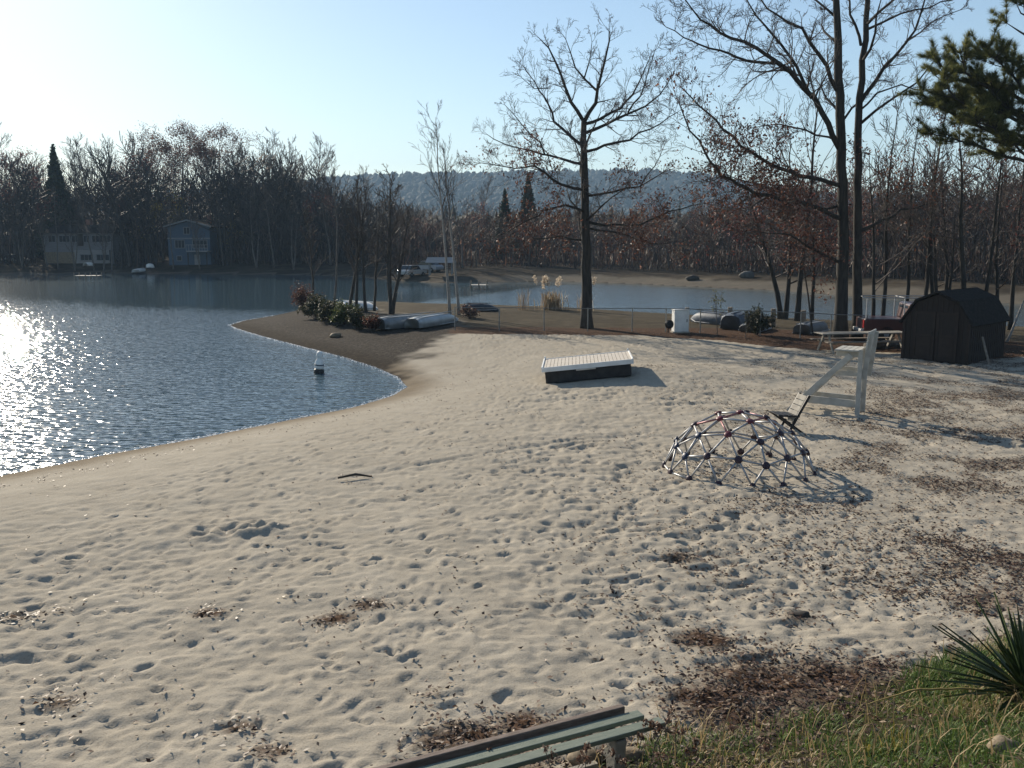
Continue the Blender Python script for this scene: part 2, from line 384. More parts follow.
def ground_material():
    m = bpy.data.materials.new('sand, soil and dry grass'); m.use_nodes = True
    nt = m.node_tree; N = nt.nodes; b = N['Principled BSDF']; L = nt.links.new
    b.inputs['Specular IOR Level'].default_value = .02; b.inputs['Roughness'].default_value = .95
    tc = N.new('ShaderNodeTexCoord')
    def noise(s, d=5, r=.6):
        n = N.new('ShaderNodeTexNoise'); n.inputs['Scale'].default_value = s; n.inputs['Detail'].default_value = d; n.inputs['Roughness'].default_value = r
        L(tc.outputs['Object'], n.inputs['Vector']); return n.outputs['Fac']
    def ramp(f, stops):
        r = N.new('ShaderNodeValToRGB'); el = r.color_ramp.elements
        while len(el) < len(stops): el.new(.5)
        for e, (p, c) in zip(el, stops): e.position = p; e.color = (*c, 1)
        L(f, r.inputs[0]); return r.outputs[0]
    def mix(f, a, c):
        x = N.new('ShaderNodeMix'); x.data_type = 'RGBA'; L(f, x.inputs[0]); L(a, x.inputs[6]); L(c, x.inputs[7]); return x.outputs[2]
    def math_(op, a, c):
        x = N.new('ShaderNodeMath'); x.operation = op; x.use_clamp = True
        for i, q in enumerate((a, c)):
            if isinstance(q, (int, float)): x.inputs[i].default_value = q
            else: L(q, x.inputs[i])
        return x.outputs[0]
    def attr(n):
        a = N.new('ShaderNodeAttribute'); a.attribute_name = n; return a
    A = attr('masks'); sep = N.new('ShaderNodeSeparateColor'); L(A.outputs['Color'], sep.inputs[0])
    B = attr('masks_b'); sepb = N.new('ShaderNodeSeparateColor'); L(B.outputs['Color'], sepb.inputs[0])
    sand = ramp(noise(1.3, 8, .7), [(.3, (.30, .265, .21)), (.55, (.375, .335, .27)), (.75, (.44, .40, .33))])
    grain = ramp(noise(55, 3), [(.35, (.19, .165, .13)), (.5, (.385, .345, .28))])
    sand = mix(math_('MULTIPLY', noise(14, 6), .8), sand, grain)
    soil = ramp(noise(7, 9, .85), [(.3, (.012, .0105, .009)), (.46, (.03, .026, .022)), (.58, (.075, .065, .054)), (.7, (.17, .15, .125))])
    dry = ramp(noise(.9, 10, .8), [(.3, (.04, .034, .025)), (.5, (.075, .062, .043)), (.7, (.125, .105, .073))])
    lit = ramp(noise(16, 4, .7), [(.35, (.035, .022, .015)), (.55, (.09, .055, .036)), (.72, (.20, .13, .09))])
    green = ramp(noise(7, 6), [(.35, (.022, .02, .012)), (.6, (.04, .038, .017)), (.75, (.08, .055, .034))])
    far = ramp(noise(.3, 9, .8), [(.35, (.026, .022, .016)), (.5, (.049, .04, .03)), (.62, (.078, .064, .045)), (.8, (.13, .105, .078))])
    c = mix(sep.outputs[0], sand, soil)
    c = mix(sep.outputs[1], c, dry)
    c = mix(sepb.outputs[1], c, far)
    c = mix(sepb.outputs[0], c, green)
    thr = N.new('ShaderNodeMapRange'); thr.inputs[1].default_value = .52; thr.inputs[2].default_value = .75
    L(math_('ADD', math_('MULTIPLY', sep.outputs[2], .55), math_('MULTIPLY', noise(5, 8, .8), .62)), thr.inputs[0])
    c = mix(math_('MULTIPLY', thr.outputs[0], math_('MULTIPLY', sep.outputs[2], 3.0)), c, lit)
    wetc = N.new('ShaderNodeMix'); wetc.data_type = 'RGBA'; wetc.blend_type = 'MULTIPLY'; L(sepb.outputs[2], wetc.inputs[0]); L(c, wetc.inputs[6]); wetc.inputs[7].default_value = (.55, .5, .44, 1)
    L(wetc.outputs[2], b.inputs['Base Color'])
    bp = N.new('ShaderNodeBump'); bp.inputs['Strength'].default_value = .6; bp.inputs['Distance'].default_value = .03
    h = math_('ADD', math_('MULTIPLY', noise(9, 6, .65), .6), math_('MULTIPLY', noise(45, 3), .25))
    L(h, bp.inputs['Height']); L(bp.outputs[0], b.inputs['Normal'])
    return m
GM = ground_material()
farm = np.where((SDF > 0) & ~near_land, 1.0, 0.0)
shore_sand = np.where(SDF > 0, 1 - sstep(2.5, 5.0, SDF + 2 * wob), 0) * sstep(-15, 5, GX)
C1 = np.stack([np.maximum(dirt * near_land, (SDN < 0) * 1.0 * (SDF < 0)), strip * near_land * (1 - dirt), np.maximum(litter, mulch * near_land * .95), np.ones_like(GX)], -1).reshape(-1, 4)
C2 = np.stack([bankm, farm * (1 - .25 * shore_sand), wet * (farm < .5), np.ones_like(GX)], -1).reshape(-1, 4)
def sheet(name, mask):
    q = Q[mask]; used = np.unique(q); mp = np.zeros(len(V), np.int32); mp[used] = np.arange(len(used))
    me = raw_mesh(name, V[used], [mp[q]])
    for nm, c in (('masks', C1), ('masks_b', C2)):
        a = me.attributes.new(nm, 'FLOAT_COLOR', 'POINT'); a.data.foreach_set('color', c[used].astype(np.float32).ravel())
    o = link(name, me, GM, None, True); o['kind'] = 'structure'; return o
sheet('sand_beach', fm); sheet('ground', ~fm)
def ground_at(x, y):                         # height of the finished sheet
    x = np.atleast_1d(x); y = np.atleast_1d(y)
    i = np.clip(np.searchsorted(XS, x) - 1, 0, nx - 2); j = np.clip(np.searchsorted(YS, y) - 1, 0, ny - 2)
    tx = (x - XS[i]) / (XS[i + 1] - XS[i]); ty = (y - YS[j]) / (YS[j + 1] - YS[j])
    return (GZ[j, i] * (1 - tx) + GZ[j, i + 1] * tx) * (1 - ty) + (GZ[j + 1, i] * (1 - tx) + GZ[j + 1, i + 1] * tx) * ty
def GP(px, py):
    p = G(px, py); p.z = float(ground_at(p.x, p.y)[0]); return p

# ------------------------------------------------------------------ water
def make_water():
    wx = np.concatenate([np.linspace(-2700, -200, 12), np.arange(-190, 190, 2.0), np.linspace(200, 2700, 12)])
    wy = np.concatenate([[-60, 0], np.arange(8, 200, 1.5), [260, 500, 2700]])
    X, Y = np.meshgrid(wx, wy)
    a, b_ = poly_sd(FAR, X, Y), poly_sd(NEAR, X, Y)
    left = 1 - sstep(-15, 10, X)
    calm = 1 - sstep(0, 1, (-a - (2 + 38 * left)) / (4 + 10 * left))
    calm = np.maximum(calm, .5 * sstep(30, 85, Y) * left)
    n1, n2 = len(wx), len(wy)
    i, j = np.meshgrid(np.arange(n1 - 1), np.arange(n2 - 1))
    q = np.stack([j * n1 + i, j * n1 + i + 1, (j + 1) * n1 + i + 1, (j + 1) * n1 + i], -1).reshape(-1, 4)
    me = raw_mesh('lake_water', np.stack([X, Y, 0 * X], -1), [q])
    at = me.attributes.new('calm', 'FLOAT', 'POINT'); at.data.foreach_set('value', calm.astype(np.float32).ravel())
    m = bpy.data.materials.new('lake water'); m.use_nodes = True
    nt = m.node_tree; N = nt.nodes; L = nt.links.new; b = N['Principled BSDF']
    b.inputs['Base Color'].default_value = (.047, .084, .107, 1); b.inputs['Roughness'].default_value = .085; b.inputs['IOR'].default_value = 1.33
    b.inputs['Specular IOR Level'].default_value = .9
    tc = N.new('ShaderNodeTexCoord'); mp = N.new('ShaderNodeMapping'); mp.inputs['Rotation'].default_value = (0, 0, R(12)); mp.inputs['Scale'].default_value = (.6, 1.35, 1)
    L(tc.outputs['Object'], mp.inputs[0])
    n1_ = N.new('ShaderNodeTexNoise'); n1_.inputs['Scale'].default_value = 3.7; n1_.inputs['Detail'].default_value = 1.5; n1_.inputs['Roughness'].default_value = .55
    L(mp.outputs[0], n1_.inputs['Vector'])
    n3 = N.new('ShaderNodeTexNoise'); n3.inputs['Scale'].default_value = .05; n3.inputs['Detail'].default_value = 3; L(mp.outputs[0], n3.inputs['Vector'])
    at = N.new('ShaderNodeAttribute'); at.attribute_name = 'calm'
    mr = N.new('ShaderNodeMapRange'); mr.inputs[1].default_value = 0; mr.inputs[2].default_value = 1; mr.inputs[3].default_value = 1; mr.inputs[4].default_value = .05
    L(at.outputs['Fac'], mr.inputs[0])
    gust = N.new('ShaderNodeMapRange'); gust.inputs[1].default_value = .3; gust.inputs[2].default_value = .7; gust.inputs[3].default_value = .75; gust.inputs[4].default_value = 1.15
    L(n3.outputs['Fac'], gust.inputs[0])
    mu = N.new('ShaderNodeMath'); mu.operation = 'MULTIPLY'; L(mr.outputs[0], mu.inputs[0]); L(gust.outputs[0], mu.inputs[1])
    hm = N.new('ShaderNodeMath'); hm.operation = 'MULTIPLY'; L(mu.outputs[0], hm.inputs[0]); L(n1_.outputs['Fac'], hm.inputs[1])
    bp = N.new('ShaderNodeBump'); bp.inputs['Strength'].default_value = 1; bp.inputs['Distance'].default_value = .08
    L(hm.outputs[0], bp.inputs['Height']); L(bp.outputs[0], b.inputs['Normal'])
    o = link('lake_water', me, m); o['kind'] = 'structure'
make_water()

# sun glints where ripples meet the sand, put in as white flecks
def make_shore_glints():
    pts = [np.array(P(*p)) for p in near_px[1:18]]
    vs, fs = [], []
    for a, b in zip(pts[:-1], pts[1:]):
        d = b - a; ln = np.linalg.norm(d); nrm = np.array((-d[1], d[0])) / ln
        k = int(ln * 60)
        for _ in range(k):
            t = random.random(); c = a + d * t + nrm * (abs(random.gauss(0, .10)) - .02)
            if random.random() > .55 + .8 * float(vnoise(c[0] * .8, c[1] * .8, 31)): continue
            z = max(0.004, float(ground_at(c[0], c[1])[0]) + .004); s = random.uniform(.006, .020); an = math.atan2(d[1], d[0]) + random.gauss(0, .3)
            bI = len(vs)
            for q in range(6):
                w = 2 * math.pi * q / 6; ex, ey = 2.4 * s * math.cos(w), s * math.sin(w)
                vs.append((c[0] + ex * math.cos(an) - ey * math.sin(an), c[1] + ex * math.sin(an) + ey * math.cos(an), z))
            vs.append((c[0], c[1], z + s * .5))
            fs += [(bI + q, bI + (q + 1) % 6, bI + 6) for q in range(6)]
    me = raw_mesh('shore_glints', vs, [np.array(fs)])
    o = link('shore_glints', me, mat('shore_glints', (.8, .8, .78), .25, spec=.6), None, True); o['kind'] = 'stuff'
    o['label'] = 'thin line of pale flecks standing for sun glints along the lake edge'
make_shore_glints()

# ------------------------------------------------------------------ hill with its far wood
def ridge(x):
    px = 512 + x / 1500 * F
    yy = np.interp(px, [-400, 0, 100, 200, 300, 380, 480, 560, 640, 700, 760, 820, 900, 1024, 1500], [212, 200, 201, 195, 186, 179, 177, 174, 174, 178, 190, 198, 200, 202, 212])
    return (242 - yy) / F * 1500 + 4.9
def hill_z(x, y):
    p = np.clip((y - 800) / 700, 0, 1.0)
    fall = np.where(y > 1500, np.clip(1 - (y - 1500) / 900, 0, 1), 1)
    return 1.5 + (ridge(x) - 1.5) * (p ** 1.25) * fall + 8 * vnoise(x * .006, y * .006, 41) * p
hx = np.linspace(-2000, 2000, 240); hy = np.linspace(780, 2500, 90)
HX, HY = np.meshgrid(hx, hy); HZ = hill_z(HX, HY) + 2.5 * vnoise(HX * .05, HY * .05, 42) * np.clip((HY - 800) / 100, 0, 1)
i, j = np.meshgrid(np.arange(239), np.arange(89))
hq = np.stack([j * 240 + i, j * 240 + i + 1, (j + 1) * 240 + i + 1, (j + 1) * 240 + i], -1).reshape(-1, 4)
ho = link('hill', raw_mesh('hill', np.stack([HX, HY, HZ], -1), [hq]), mat('hill ground', (.025, .032, .024), .95, (.04, .038, .03), .02), None, True); ho['kind'] = 'structure'
def hill_wood():
    n = 19000
    y = np.where(np.arange(n) < 6000, 225 + 600 * RNG.random(n), 800 + 760 * RNG.random(n) ** .8); x = (RNG.random(n) * 2 - 1) * (y * .72)
    z = np.where(y < 800, ground_at(x, y), hill_z(x, y)) - .5; h = (5 + 6 * RNG.random(n)); w = 3.5 + 3.5 * RNG.random(n)
    con = RNG.random(n) < .3
    ang = np.arange(6) * math.pi / 3
    rings = []
    for fr, hh in ((.75, .15), (1.0, .45), (.6, .8)):
        rr = np.where(con, (1 - hh) * .8, fr) * w
        jit = .75 + .5 * RNG.random((n, 6))
        rings.append(np.stack([x[:, None] + rr[:, None] * jit * np.cos(ang), y[:, None] + rr[:, None] * jit * np.sin(ang), np.repeat((z + h * hh)[:, None], 6, 1)], -1))
    top = np.stack([x, y, z + h * np.where(con, 1.25, 1)], -1)[:, None]
    VV = np.concatenate(rings + [top], 1)
    base = (np.arange(n) * 19)[:, None, None]
    k = np.arange(6); k2 = (k + 1) % 6
    q = np.concatenate([np.stack([k + 6 * r, k2 + 6 * r, k2 + 6 * r + 6, k + 6 * r + 6], -1) for r in (0, 1)])
    t = np.stack([k + 12, k2 + 12, np.full(6, 18)], -1)
    me = raw_mesh('hill_forest', VV.reshape(-1, 3), [(q[None] + base).reshape(-1, 4), (t[None] + base).reshape(-1, 3)], np.repeat(np.clip(RNG.random(n) * .7 + .3 * (~con), 0, 1), 19))
    o = link('hill_forest', me, M['hill_wood']); o['kind'] = 'stuff'; o['label'] = 'blue hazy forest covering the distant ridge'
hill_wood()

# ------------------------------------------------------------------ trees
def seg_arrays(segs, n):
    """tapered prisms for an array of segments: x0 y0 z0 x1 y1 z1 r0 r1"""
    s = np.asarray(segs, float)
    p0, p1, r0, r1 = s[:, :3], s[:, 3:6], s[:, 6], s[:, 7]
    d = p1 - p0; d /= np.maximum(np.linalg.norm(d, axis=1, keepdims=True), 1e-9)
    ref = np.where(np.abs(d[:, 2:3]) > .9, np.array([[1.0, 0, 0]]), np.array([[0, 0, 1.0]]))
    u = np.cross(d, ref); u /= np.linalg.norm(u, axis=1, keepdims=True); w = np.cross(d, u)
    a = np.arange(n) * 2 * math.pi / n
    off = u[:, None] * np.cos(a)[None, :, None] + w[:, None] * np.sin(a)[None, :, None]
    VV = np.stack([p0[:, None] + off * r0[:, None, None], p1[:, None] + off * r1[:, None, None]], 1)
    k = np.arange(n); k2 = (k + 1) % n
    q = np.stack([k, k2, k2 + n, k + n], -1)
    Fq = q[None] + (np.arange(len(s)) * 2 * n)[:, None, None]
    return VV.reshape(-1, 3), Fq.reshape(-1, 4)
def segs_mesh(name, groups):
    Vs, Fs, off = [], [], 0
    for segs, n in groups:
        if not len(segs): continue
        v, f = seg_arrays(segs, n); Vs.append(v); Fs.append(f + off); off += len(v)
    return raw_mesh(name, np.concatenate(Vs), Fs)

def rdir(d, ang, rnd=random):
    d = d.normalized(); u = d.orthogonal().normalized(); w = d.cross(u); a = rnd.uniform(0, 6.283)
    return (d * math.cos(ang) + (u * math.cos(a) + w * math.sin(a)) * math.sin(ang)).normalized()

def grow(p, d, L, r, lev, out, tips, c, rnd):
    """one crooked branch and, while lev > 0, its side branches"""
    n = max(2, int(round(c['n'] * (1 if lev else .7)))); st = L / n
    up = c['up']; wig = c['wig']; rmin = c['rmin']
    for i in range(n):
        d = Vector((d.x + rnd.gauss(0, wig), d.y + rnd.gauss(0, wig), d.z + rnd.gauss(0, wig) + up)).normalized()
        q = p + d * st
        ra = max(rmin, r * (1 - .75 * i / n)); rb = max(rmin * .8, r * (1 - .75 * (i + 1) / n))
        out.append((p.x, p.y, p.z, q.x, q.y, q.z, ra, rb))
        p = q
        if lev > 0 and (i > 0 or c.get('base')):
            for _ in range(c['k'] if rnd.random() < c.get('kp', 1) else c['k'] - 1):
                grow(p, rdir(d, rnd.uniform(c['a0'], c['a1']), rnd), L * rnd.uniform(.38, .68) * (1 - .35 * i / n), rb * .62, lev - 1, out, tips, c, rnd)
    tips.append((p.x, p.y, p.z))

def leaf_quads(pts, size, flat=0.0, spread=0.0, per=1, rng=RNG, rnd=None):
    p = np.repeat(np.asarray(pts, float), per, 0); n = len(p)
    if spread: p = p + rng.normal(0, spread, (n, 3))
    a = rng.random(n) * 6.283; tilt = rng.normal(0, 1, (n, 2)) * (1 - flat)
    u = np.stack([np.cos(a), np.sin(a), tilt[:, 0]], -1); u /= np.linalg.norm(u, axis=1, keepdims=True)
    w = np.stack([-np.sin(a), np.cos(a), tilt[:, 1]], -1); w /= np.linalg.norm(w, axis=1, keepdims=True)
    s = size * (.6 + .8 * rng.random(n))[:, None] if np.ndim(size) < 2 else size
    curl = np.cross(u, w) * (s * rng.normal(0, .35 if flat < .7 else .22, n)[:, None])
    VV = np.stack([p - u * s, p - w * s * .55 + curl, p + u * s, p + w * s * .55 + curl], 1)
    q = np.arange(n * 4).reshape(n, 4)
    f = np.concatenate([q[:, [0, 1, 2]], q[:, [0, 2, 3]]])
    rv = np.repeat(rng.random(n) if rnd is None else rnd, 4)
    return VV.reshape(-1, 3), f, rv

def leaf_obj(name, pts, size, m, parent, per=1, spread=.1, flat=0.0):
    v, f, r = leaf_quads(pts, size, flat, spread, per)
    return link(name, raw_mesh(name, v, [f], r), m, parent)

def limb_world(pts, Y, seed, depth):
    rnd = random.Random(seed); w = [W(x, y, Y) for x, y in pts]
    k = rnd.uniform(-1, 1) * depth
    lat = abs(w[-1].x - w[0].x) + .4 * abs(w[-1].z - w[0].z)
    out = []
    for i, p in enumerate(w):
        t = i / (len(w) - 1); s = Y + k * lat * t + (rnd.gauss(0, .12) if 0 < i else 0)
        d = (p - Vector((0, 0, CAMZ))); out.append(Vector((0, 0, CAMZ)) + d * (s / Y))
    return out

def resample(pts, rs, step, wob, rnd):
    P_, R_ = [pts[0]], [rs[0]]
    for i in range(len(pts) - 1):
        n = max(1, int((pts[i + 1] - pts[i]).length / step))
        for k in range(1, n + 1):
            t = k / n; p = pts[i].lerp(pts[i + 1], t)
            if k < n or i < len(pts) - 2: p = p + Vector((rnd.gauss(0, wob), rnd.gauss(0, wob), rnd.gauss(0, wob)))
            P_.append(p); R_.append(rs[i] * (1 - t) + rs[i + 1] * t)
    return P_, R_

def hero_tree(name, label, Y, trunks, limbs, seed, leafy=(), leaf_m=None, twig_scale=1.0, extra=0, cat='tree', base=None):
    """trunks, limbs: (pixel polyline, r0, r1).  Each is turned into a real 3D limb with its own depth."""
    rnd = random.Random(seed)
    root = thing(name, label, cat, base)
    org = Vector(base)
    tb = MB(); twigs = []; tips = []; leaf_pts = []
    cfg = dict(n=6, up=.03, wig=.14, rmin=.007, k=1, kp=1, a0=.4, a1=.95)
    for pts, r0, r1 in trunks:
        w = [W(x, y, Y) for x, y in pts]
        rs = [r0 + (r1 - r0) * i / (len(w) - 1) for i in range(len(w))]
        w, rs = resample(w, rs, .7, .025, rnd)
        rs[0] *= 1.3
        w[0] = w[0] - Vector((0, 0, .25))
        tb.tube([p - org for p in w], rs, 12)
    lm = MB()
    allimbs = []
    for k, (pts, r0, r1) in enumerate(limbs):
        w = limb_world(pts, Y, seed * 31 + k, .75); allimbs.append((w, r0, r1, k))
    for e in range(extra):                    # limbs reaching towards and away from the viewer
        pts, r0, r1 = trunks[e % len(trunks)]
        w0 = [W(x, y, Y) for x, y in pts]; t = rnd.uniform(.45, .95); f = t * (len(w0) - 1); q = int(f)
        p = w0[q].lerp(w0[min(q + 1, len(w0) - 1)], f - q); s = (-1) ** e
        d = Vector((rnd.uniform(-.4, .4), s, rnd.uniform(.25, .7))).normalized(); L = rnd.uniform(2.5, 4.5)
        w = [p]
        for _ in range(4): d = (d + Vector((rnd.gauss(0, .2), 0, .1))).normalized(); w.append(w[-1] + d * L / 4)
        allimbs.append((w, .07, .02, 1000 + e))
    for w, r0, r1, k in allimbs:
        rs = [r0 + (r1 - r0) * i / (len(w) - 1) for i in range(len(w))]
        w, rs = resample(w, rs, .5, .035, rnd)
        lm.tube([p - org for p in w], rs, 7)
        L = sum((w[i + 1] - w[i]).length for i in range(len(w) - 1)); acc = 0
        mine = []; low = []
        for i in range(1, len(w)):
            acc += (w[i] - w[i - 1]).length; f = acc / L
            if f < .16: continue
            if f < .66: low = mine[:]
            d = (w[i] - w[i - 1]).normalized()
            for _ in range(3 if rnd.random() < .4 else 2):
                if f > .97: dd = rdir(d, rnd.uniform(.1, .5), rnd)
                else: dd = rdir(d, rnd.uniform(.55, 1.15), rnd)
                grow(w[i] - org, dd, (.5 + L * .20 * (1 - .65 * f)) * rnd.uniform(.5, 1.25) * twig_scale, max(.013, rs[i] * .42), 2, twigs, mine, cfg, rnd)
        tips += mine
        if k in leafy: leaf_pts += low * 2 + mine[::3] + [tuple(p - org) for p in w[len(w) // 4:2 * len(w) // 3]] * 8
    trunk = tb.build('trunk', M['bark'], root, smooth=True)
    lm.build('limbs', M['bark'], root, smooth=True)
    thin = [s for s in twigs if s[6] < .016]; thick = [s for s in twigs if s[6] >= .016]
    link('crown', segs_mesh('crown', [(thin, 3), (thick, 5)]), M['twig'], root)
    if leaf_pts:
        leaf_obj('leaves', leaf_pts, .07, leaf_m or M['leaf_bronze'], root, per=1, spread=.16)
    return root

# --- the two big oaks at the edge of the sand
oakY = G(587, 328).y
hero_tree('oak_tree', 'broad bare oak with a single straight trunk standing alone by the chain-link fence', oakY,
    [([(587, 328), (587, 300), (586, 250), (585, 200), (584, 160), (584, 120)], .31, .14)],
    [([(584, 122), (571, 103), (566, 88), (556, 62), (548, 48), (539, 38)], .10, .02),
     ([(584, 122), (594, 103), (597, 90), (604, 62), (609, 42), (609, 31)], .11, .02),
     ([(596, 90), (585, 80), (575, 68), (571, 52), (566, 40)], .06, .018),
     ([(584, 79), (590, 60), (592, 42)], .04, .015),
     ([(585, 124), (600, 118), (620, 108), (632, 95), (640, 80), (649, 60)], .09, .02),
     ([(585, 133), (605, 125), (625, 115), (645, 107), (660, 95), (674, 72)], .09, .02),
     ([(628, 112), (640, 95), (648, 75), (655, 50)], .05, .015),
     ([(584, 147), (570, 137), (555, 122), (548, 105), (540, 90), (523, 66)], .09, .018),
     ([(585, 152), (605, 145), (630, 140), (640, 132), (660, 124), (678, 112)], .08, .018),
     ([(584, 164), (565, 160), (550, 156), (530, 150), (510, 147), (488, 135)], .08, .018),
     ([(545, 155), (540, 142), (522, 125), (505, 105)], .05, .015),
     ([(548, 156), (553, 172), (550, 182)], .03, .012),
     ([(548, 88), (535, 88), (522, 78)], .03, .012),
     ([(585, 190), (560, 185), (545, 172), (535, 165), (515, 168), (482, 163)], .08, .018),
     ([(586, 196), (615, 190), (640, 187), (664, 172)], .07, .018),
     ([(640, 187), (655, 165), (664, 146)], .035, .012),
     ([(587, 222), (615, 226), (640, 225), (670, 212), (702, 204)], .08, .018),
     ([(587, 228), (620, 232), (650, 245), (684, 242)], .06, .015),
     ([(585, 212), (565, 205), (545, 210), (520, 225), (497, 236)], .07, .018),
     ([(586, 240), (560, 236), (530, 240), (502, 246)], .06, .015)],
    11, leafy=(13, 14, 16, 17, 18, 19), leaf_m=M['leaf_bronze'], extra=6, base=tuple(GP(587, 328)))
dY = G(849, 339).y
hero_tree('oak_tree', 'tallest bare oak, two thick dark trunks side by side, beside the brown shed', dY,
    [([(841, 339), (842, 300), (843, 250), (841, 150), (838, 60), (836, 0), (834, -90)], .31, .10),
     ([(857, 338), (857, 300), (857, 250), (858, 150), (861, 80), (866, 20), (871, -70)], .235, .09)],
    [([(839, 148), (815, 100), (790, 72), (775, 60), (755, 47), (720, 32), (700, 20), (684, -2)], .13, .02),
     ([(778, 63), (745, 62), (720, 50), (690, 42), (666, 27)], .07, .016),
     ([(812, 98), (795, 65), (775, 35), (755, 15), (742, -10)], .08, .02),
     ([(838, 92), (820, 55), (800, 30), (775, 15), (752, -8)], .10, .02),
     ([(840, 142), (805, 130), (780, 123), (752, 128)], .05, .015),
     ([(842, 186), (800, 175), (770, 165), (740, 145), (715, 120), (700, 105), (682, 88)], .10, .02),
     ([(842, 219), (810, 205), (780, 200), (745, 188), (720, 175), (705, 155), (690, 130), (679, 103)], .10, .02),
     ([(843, 264), (815, 250), (790, 235), (760, 232)], .07, .018),
     ([(837, 18), (815, 0), (800, -25)], .06, .02),
     ([(858, 106), (875, 80), (895, 55), (915, 30), (926, -5)], .10, .03),
     ([(858, 112), (878, 93), (900, 86), (926, 90)], .05, .015),
     ([(866, 30), (880, 22), (900, 14), (930, 5), (962, -4)], .06, .02),
     ([(858, 232), (875, 225), (900, 212), (928, 204)], .10, .025),
     ([(861, 45), (850, 15), (846, -25)], .07, .03),
     ([(842, 122), (852, 108), (866, 96), (884, 70)], .06, .02),
     ([(905, 42), (930, 22), (960, 10)], .04, .015),
     ([(842, 205), (815, 210), (775, 190), (740, 178), (712, 172)], .06, .015),
     ([(836, 0), (815, -30), (800, -70)], .07, .02),
     ([(868, 0), (890, -30), (905, -70)], .07, .02)],
    12, leafy=(5, 6, 7, 16), leaf_m=M['leaf_bronze'], extra=8, twig_scale=.85, base=tuple(GP(849, 339)))

# --- procedural trees
def proc_tree(seed, H, r, clear=.35, nlimb=14, spread=.35, lev=2, leafm=None, leaf_size=.12, leaf_share=1.0, per=2, bark='bark_grey', twigm='twig_far', rmin=.02, lean=0.0, forks=1, n=5, up=.06, elev=(.5, 1.0), leaf_low=None, trunk_sides=8, sp_leaf=.3):
    rnd = random.Random(seed)
    tb = MB(); tw = []; tips = []
    cfg = dict(n=n, up=up, wig=.10, rmin=rmin, k=1, kp=1, a0=.3, a1=.8)
    for fk in range(forks):
        base = Vector((rnd.uniform(-.15, .15), rnd.uniform(-.15, .15), -.3)) if forks > 1 else Vector((0, 0, -.3))
        d = Vector((lean + (rnd.uniform(-.16, .16) if forks > 1 else rnd.uniform(-.03, .03)), rnd.uniform(-.1, .1) if forks > 1 else 0, 1)).normalized()
        hh = H * (1 if fk == 0 else rnd.uniform(.75, .98)); ns = 9
        pts, rs = [base], [r * 1.25]
        for i in range(ns):
            d = (d + Vector((rnd.gauss(0, .05), rnd.gauss(0, .05), .03))).normalized()
            pts.append(pts[-1] + d * (hh / ns)); rs.append(max(rmin, r * (1 - .9 * (i + 1) / ns)))
        tb.tube(pts, rs, trunk_sides)
        for k in range(nlimb):
            t = clear + (1 - clear) * (k + rnd.random()) / nlimb; f = min(t, .995) * ns; i = int(f); p = pts[i].lerp(pts[i + 1], f - i)
            e = rnd.uniform(*elev); az = rnd.uniform(0, 6.283)
            dd = Vector((math.cos(az) * math.cos(e), math.sin(az) * math.cos(e), math.sin(e)))
            L = hh * spread * (1.05 - .75 * (t - clear) / (1 - clear)) * rnd.uniform(.7, 1.2)
            rr = max(rmin * 1.3, rs[i] * .42)
            a0 = len(tips)
            grow(p, dd, L, rr, lev, tw, tips, cfg, rnd)
    return tb, tw, tips
def proc_obj(root, args, leafm=None, leaf_size=.12, leaf_share=1.0, per=2, bark='bark_grey', twigm='twig_far', sp_leaf=.3, leaf_low=None):
    tb, tw, tips = proc_tree(**args)
    tb.build('trunk', M[bark], root, smooth=True)
    if tw: link('crown', segs_mesh('crown', [(tw, 3)]), M[twigm], root)
    if leafm:
        rr = random.Random(args['seed'] + 5)
        pts = [t for t in tips if rr.random() < leaf_share and (leaf_low is None or t[2] < leaf_low)]
        if pts: leaf_obj('leaves', pts, leaf_size, M[leafm], root, per=per, spread=sp_leaf)
    return root

def spruce(root, H, rad, seed, leafm='spruce'):
    rng = np.random.default_rng(seed)
    MB().tube([(0, 0, -.3), (0, 0, H * .5), (0, 0, H * .98)], [H * .014, H * .009, .02], 6).build('trunk', M['bark_dark'], root)
    n = 15000
    t = 1 - np.sqrt(1 - rng.random(n)) ; az = rng.random(n) * 6.283; lay = np.floor(t * 22) / 22
    rr = rad * (1 - t) * (.3 + .7 * rng.random(n) ** .6) * (.85 + .35 * np.sin(az * 3 + lay * 40))
    z = H * (.1 + .9 * t) - rr * .25
    pts = np.stack([rr * np.cos(az), rr * np.sin(az), z], -1)
    leaf_obj('foliage', pts, .32, M[leafm], root, per=1, spread=.1, flat=.3)

def put(x, Y, label, name, cat, group=None, proto=None, s=1.0, rz=0.0, sz=None):
    z = float(ground_at(x, Y)[0])
    if proto is None:
        return thing(name, label, cat, (x, Y, z), rz, group)
    c = copy_tree(proto); c.name = name; c.location = (x, Y, z); c.rotation_euler = (0, 0, rz); c.scale = (s, s, sz or s)
    c['label'] = label; c['category'] = cat
    if group: c['group'] = group
    return c
def lat(px, Y): return (px - 512) / F * Y * 1.0 * 1 / (CP) if False else W(px, 242, Y).x

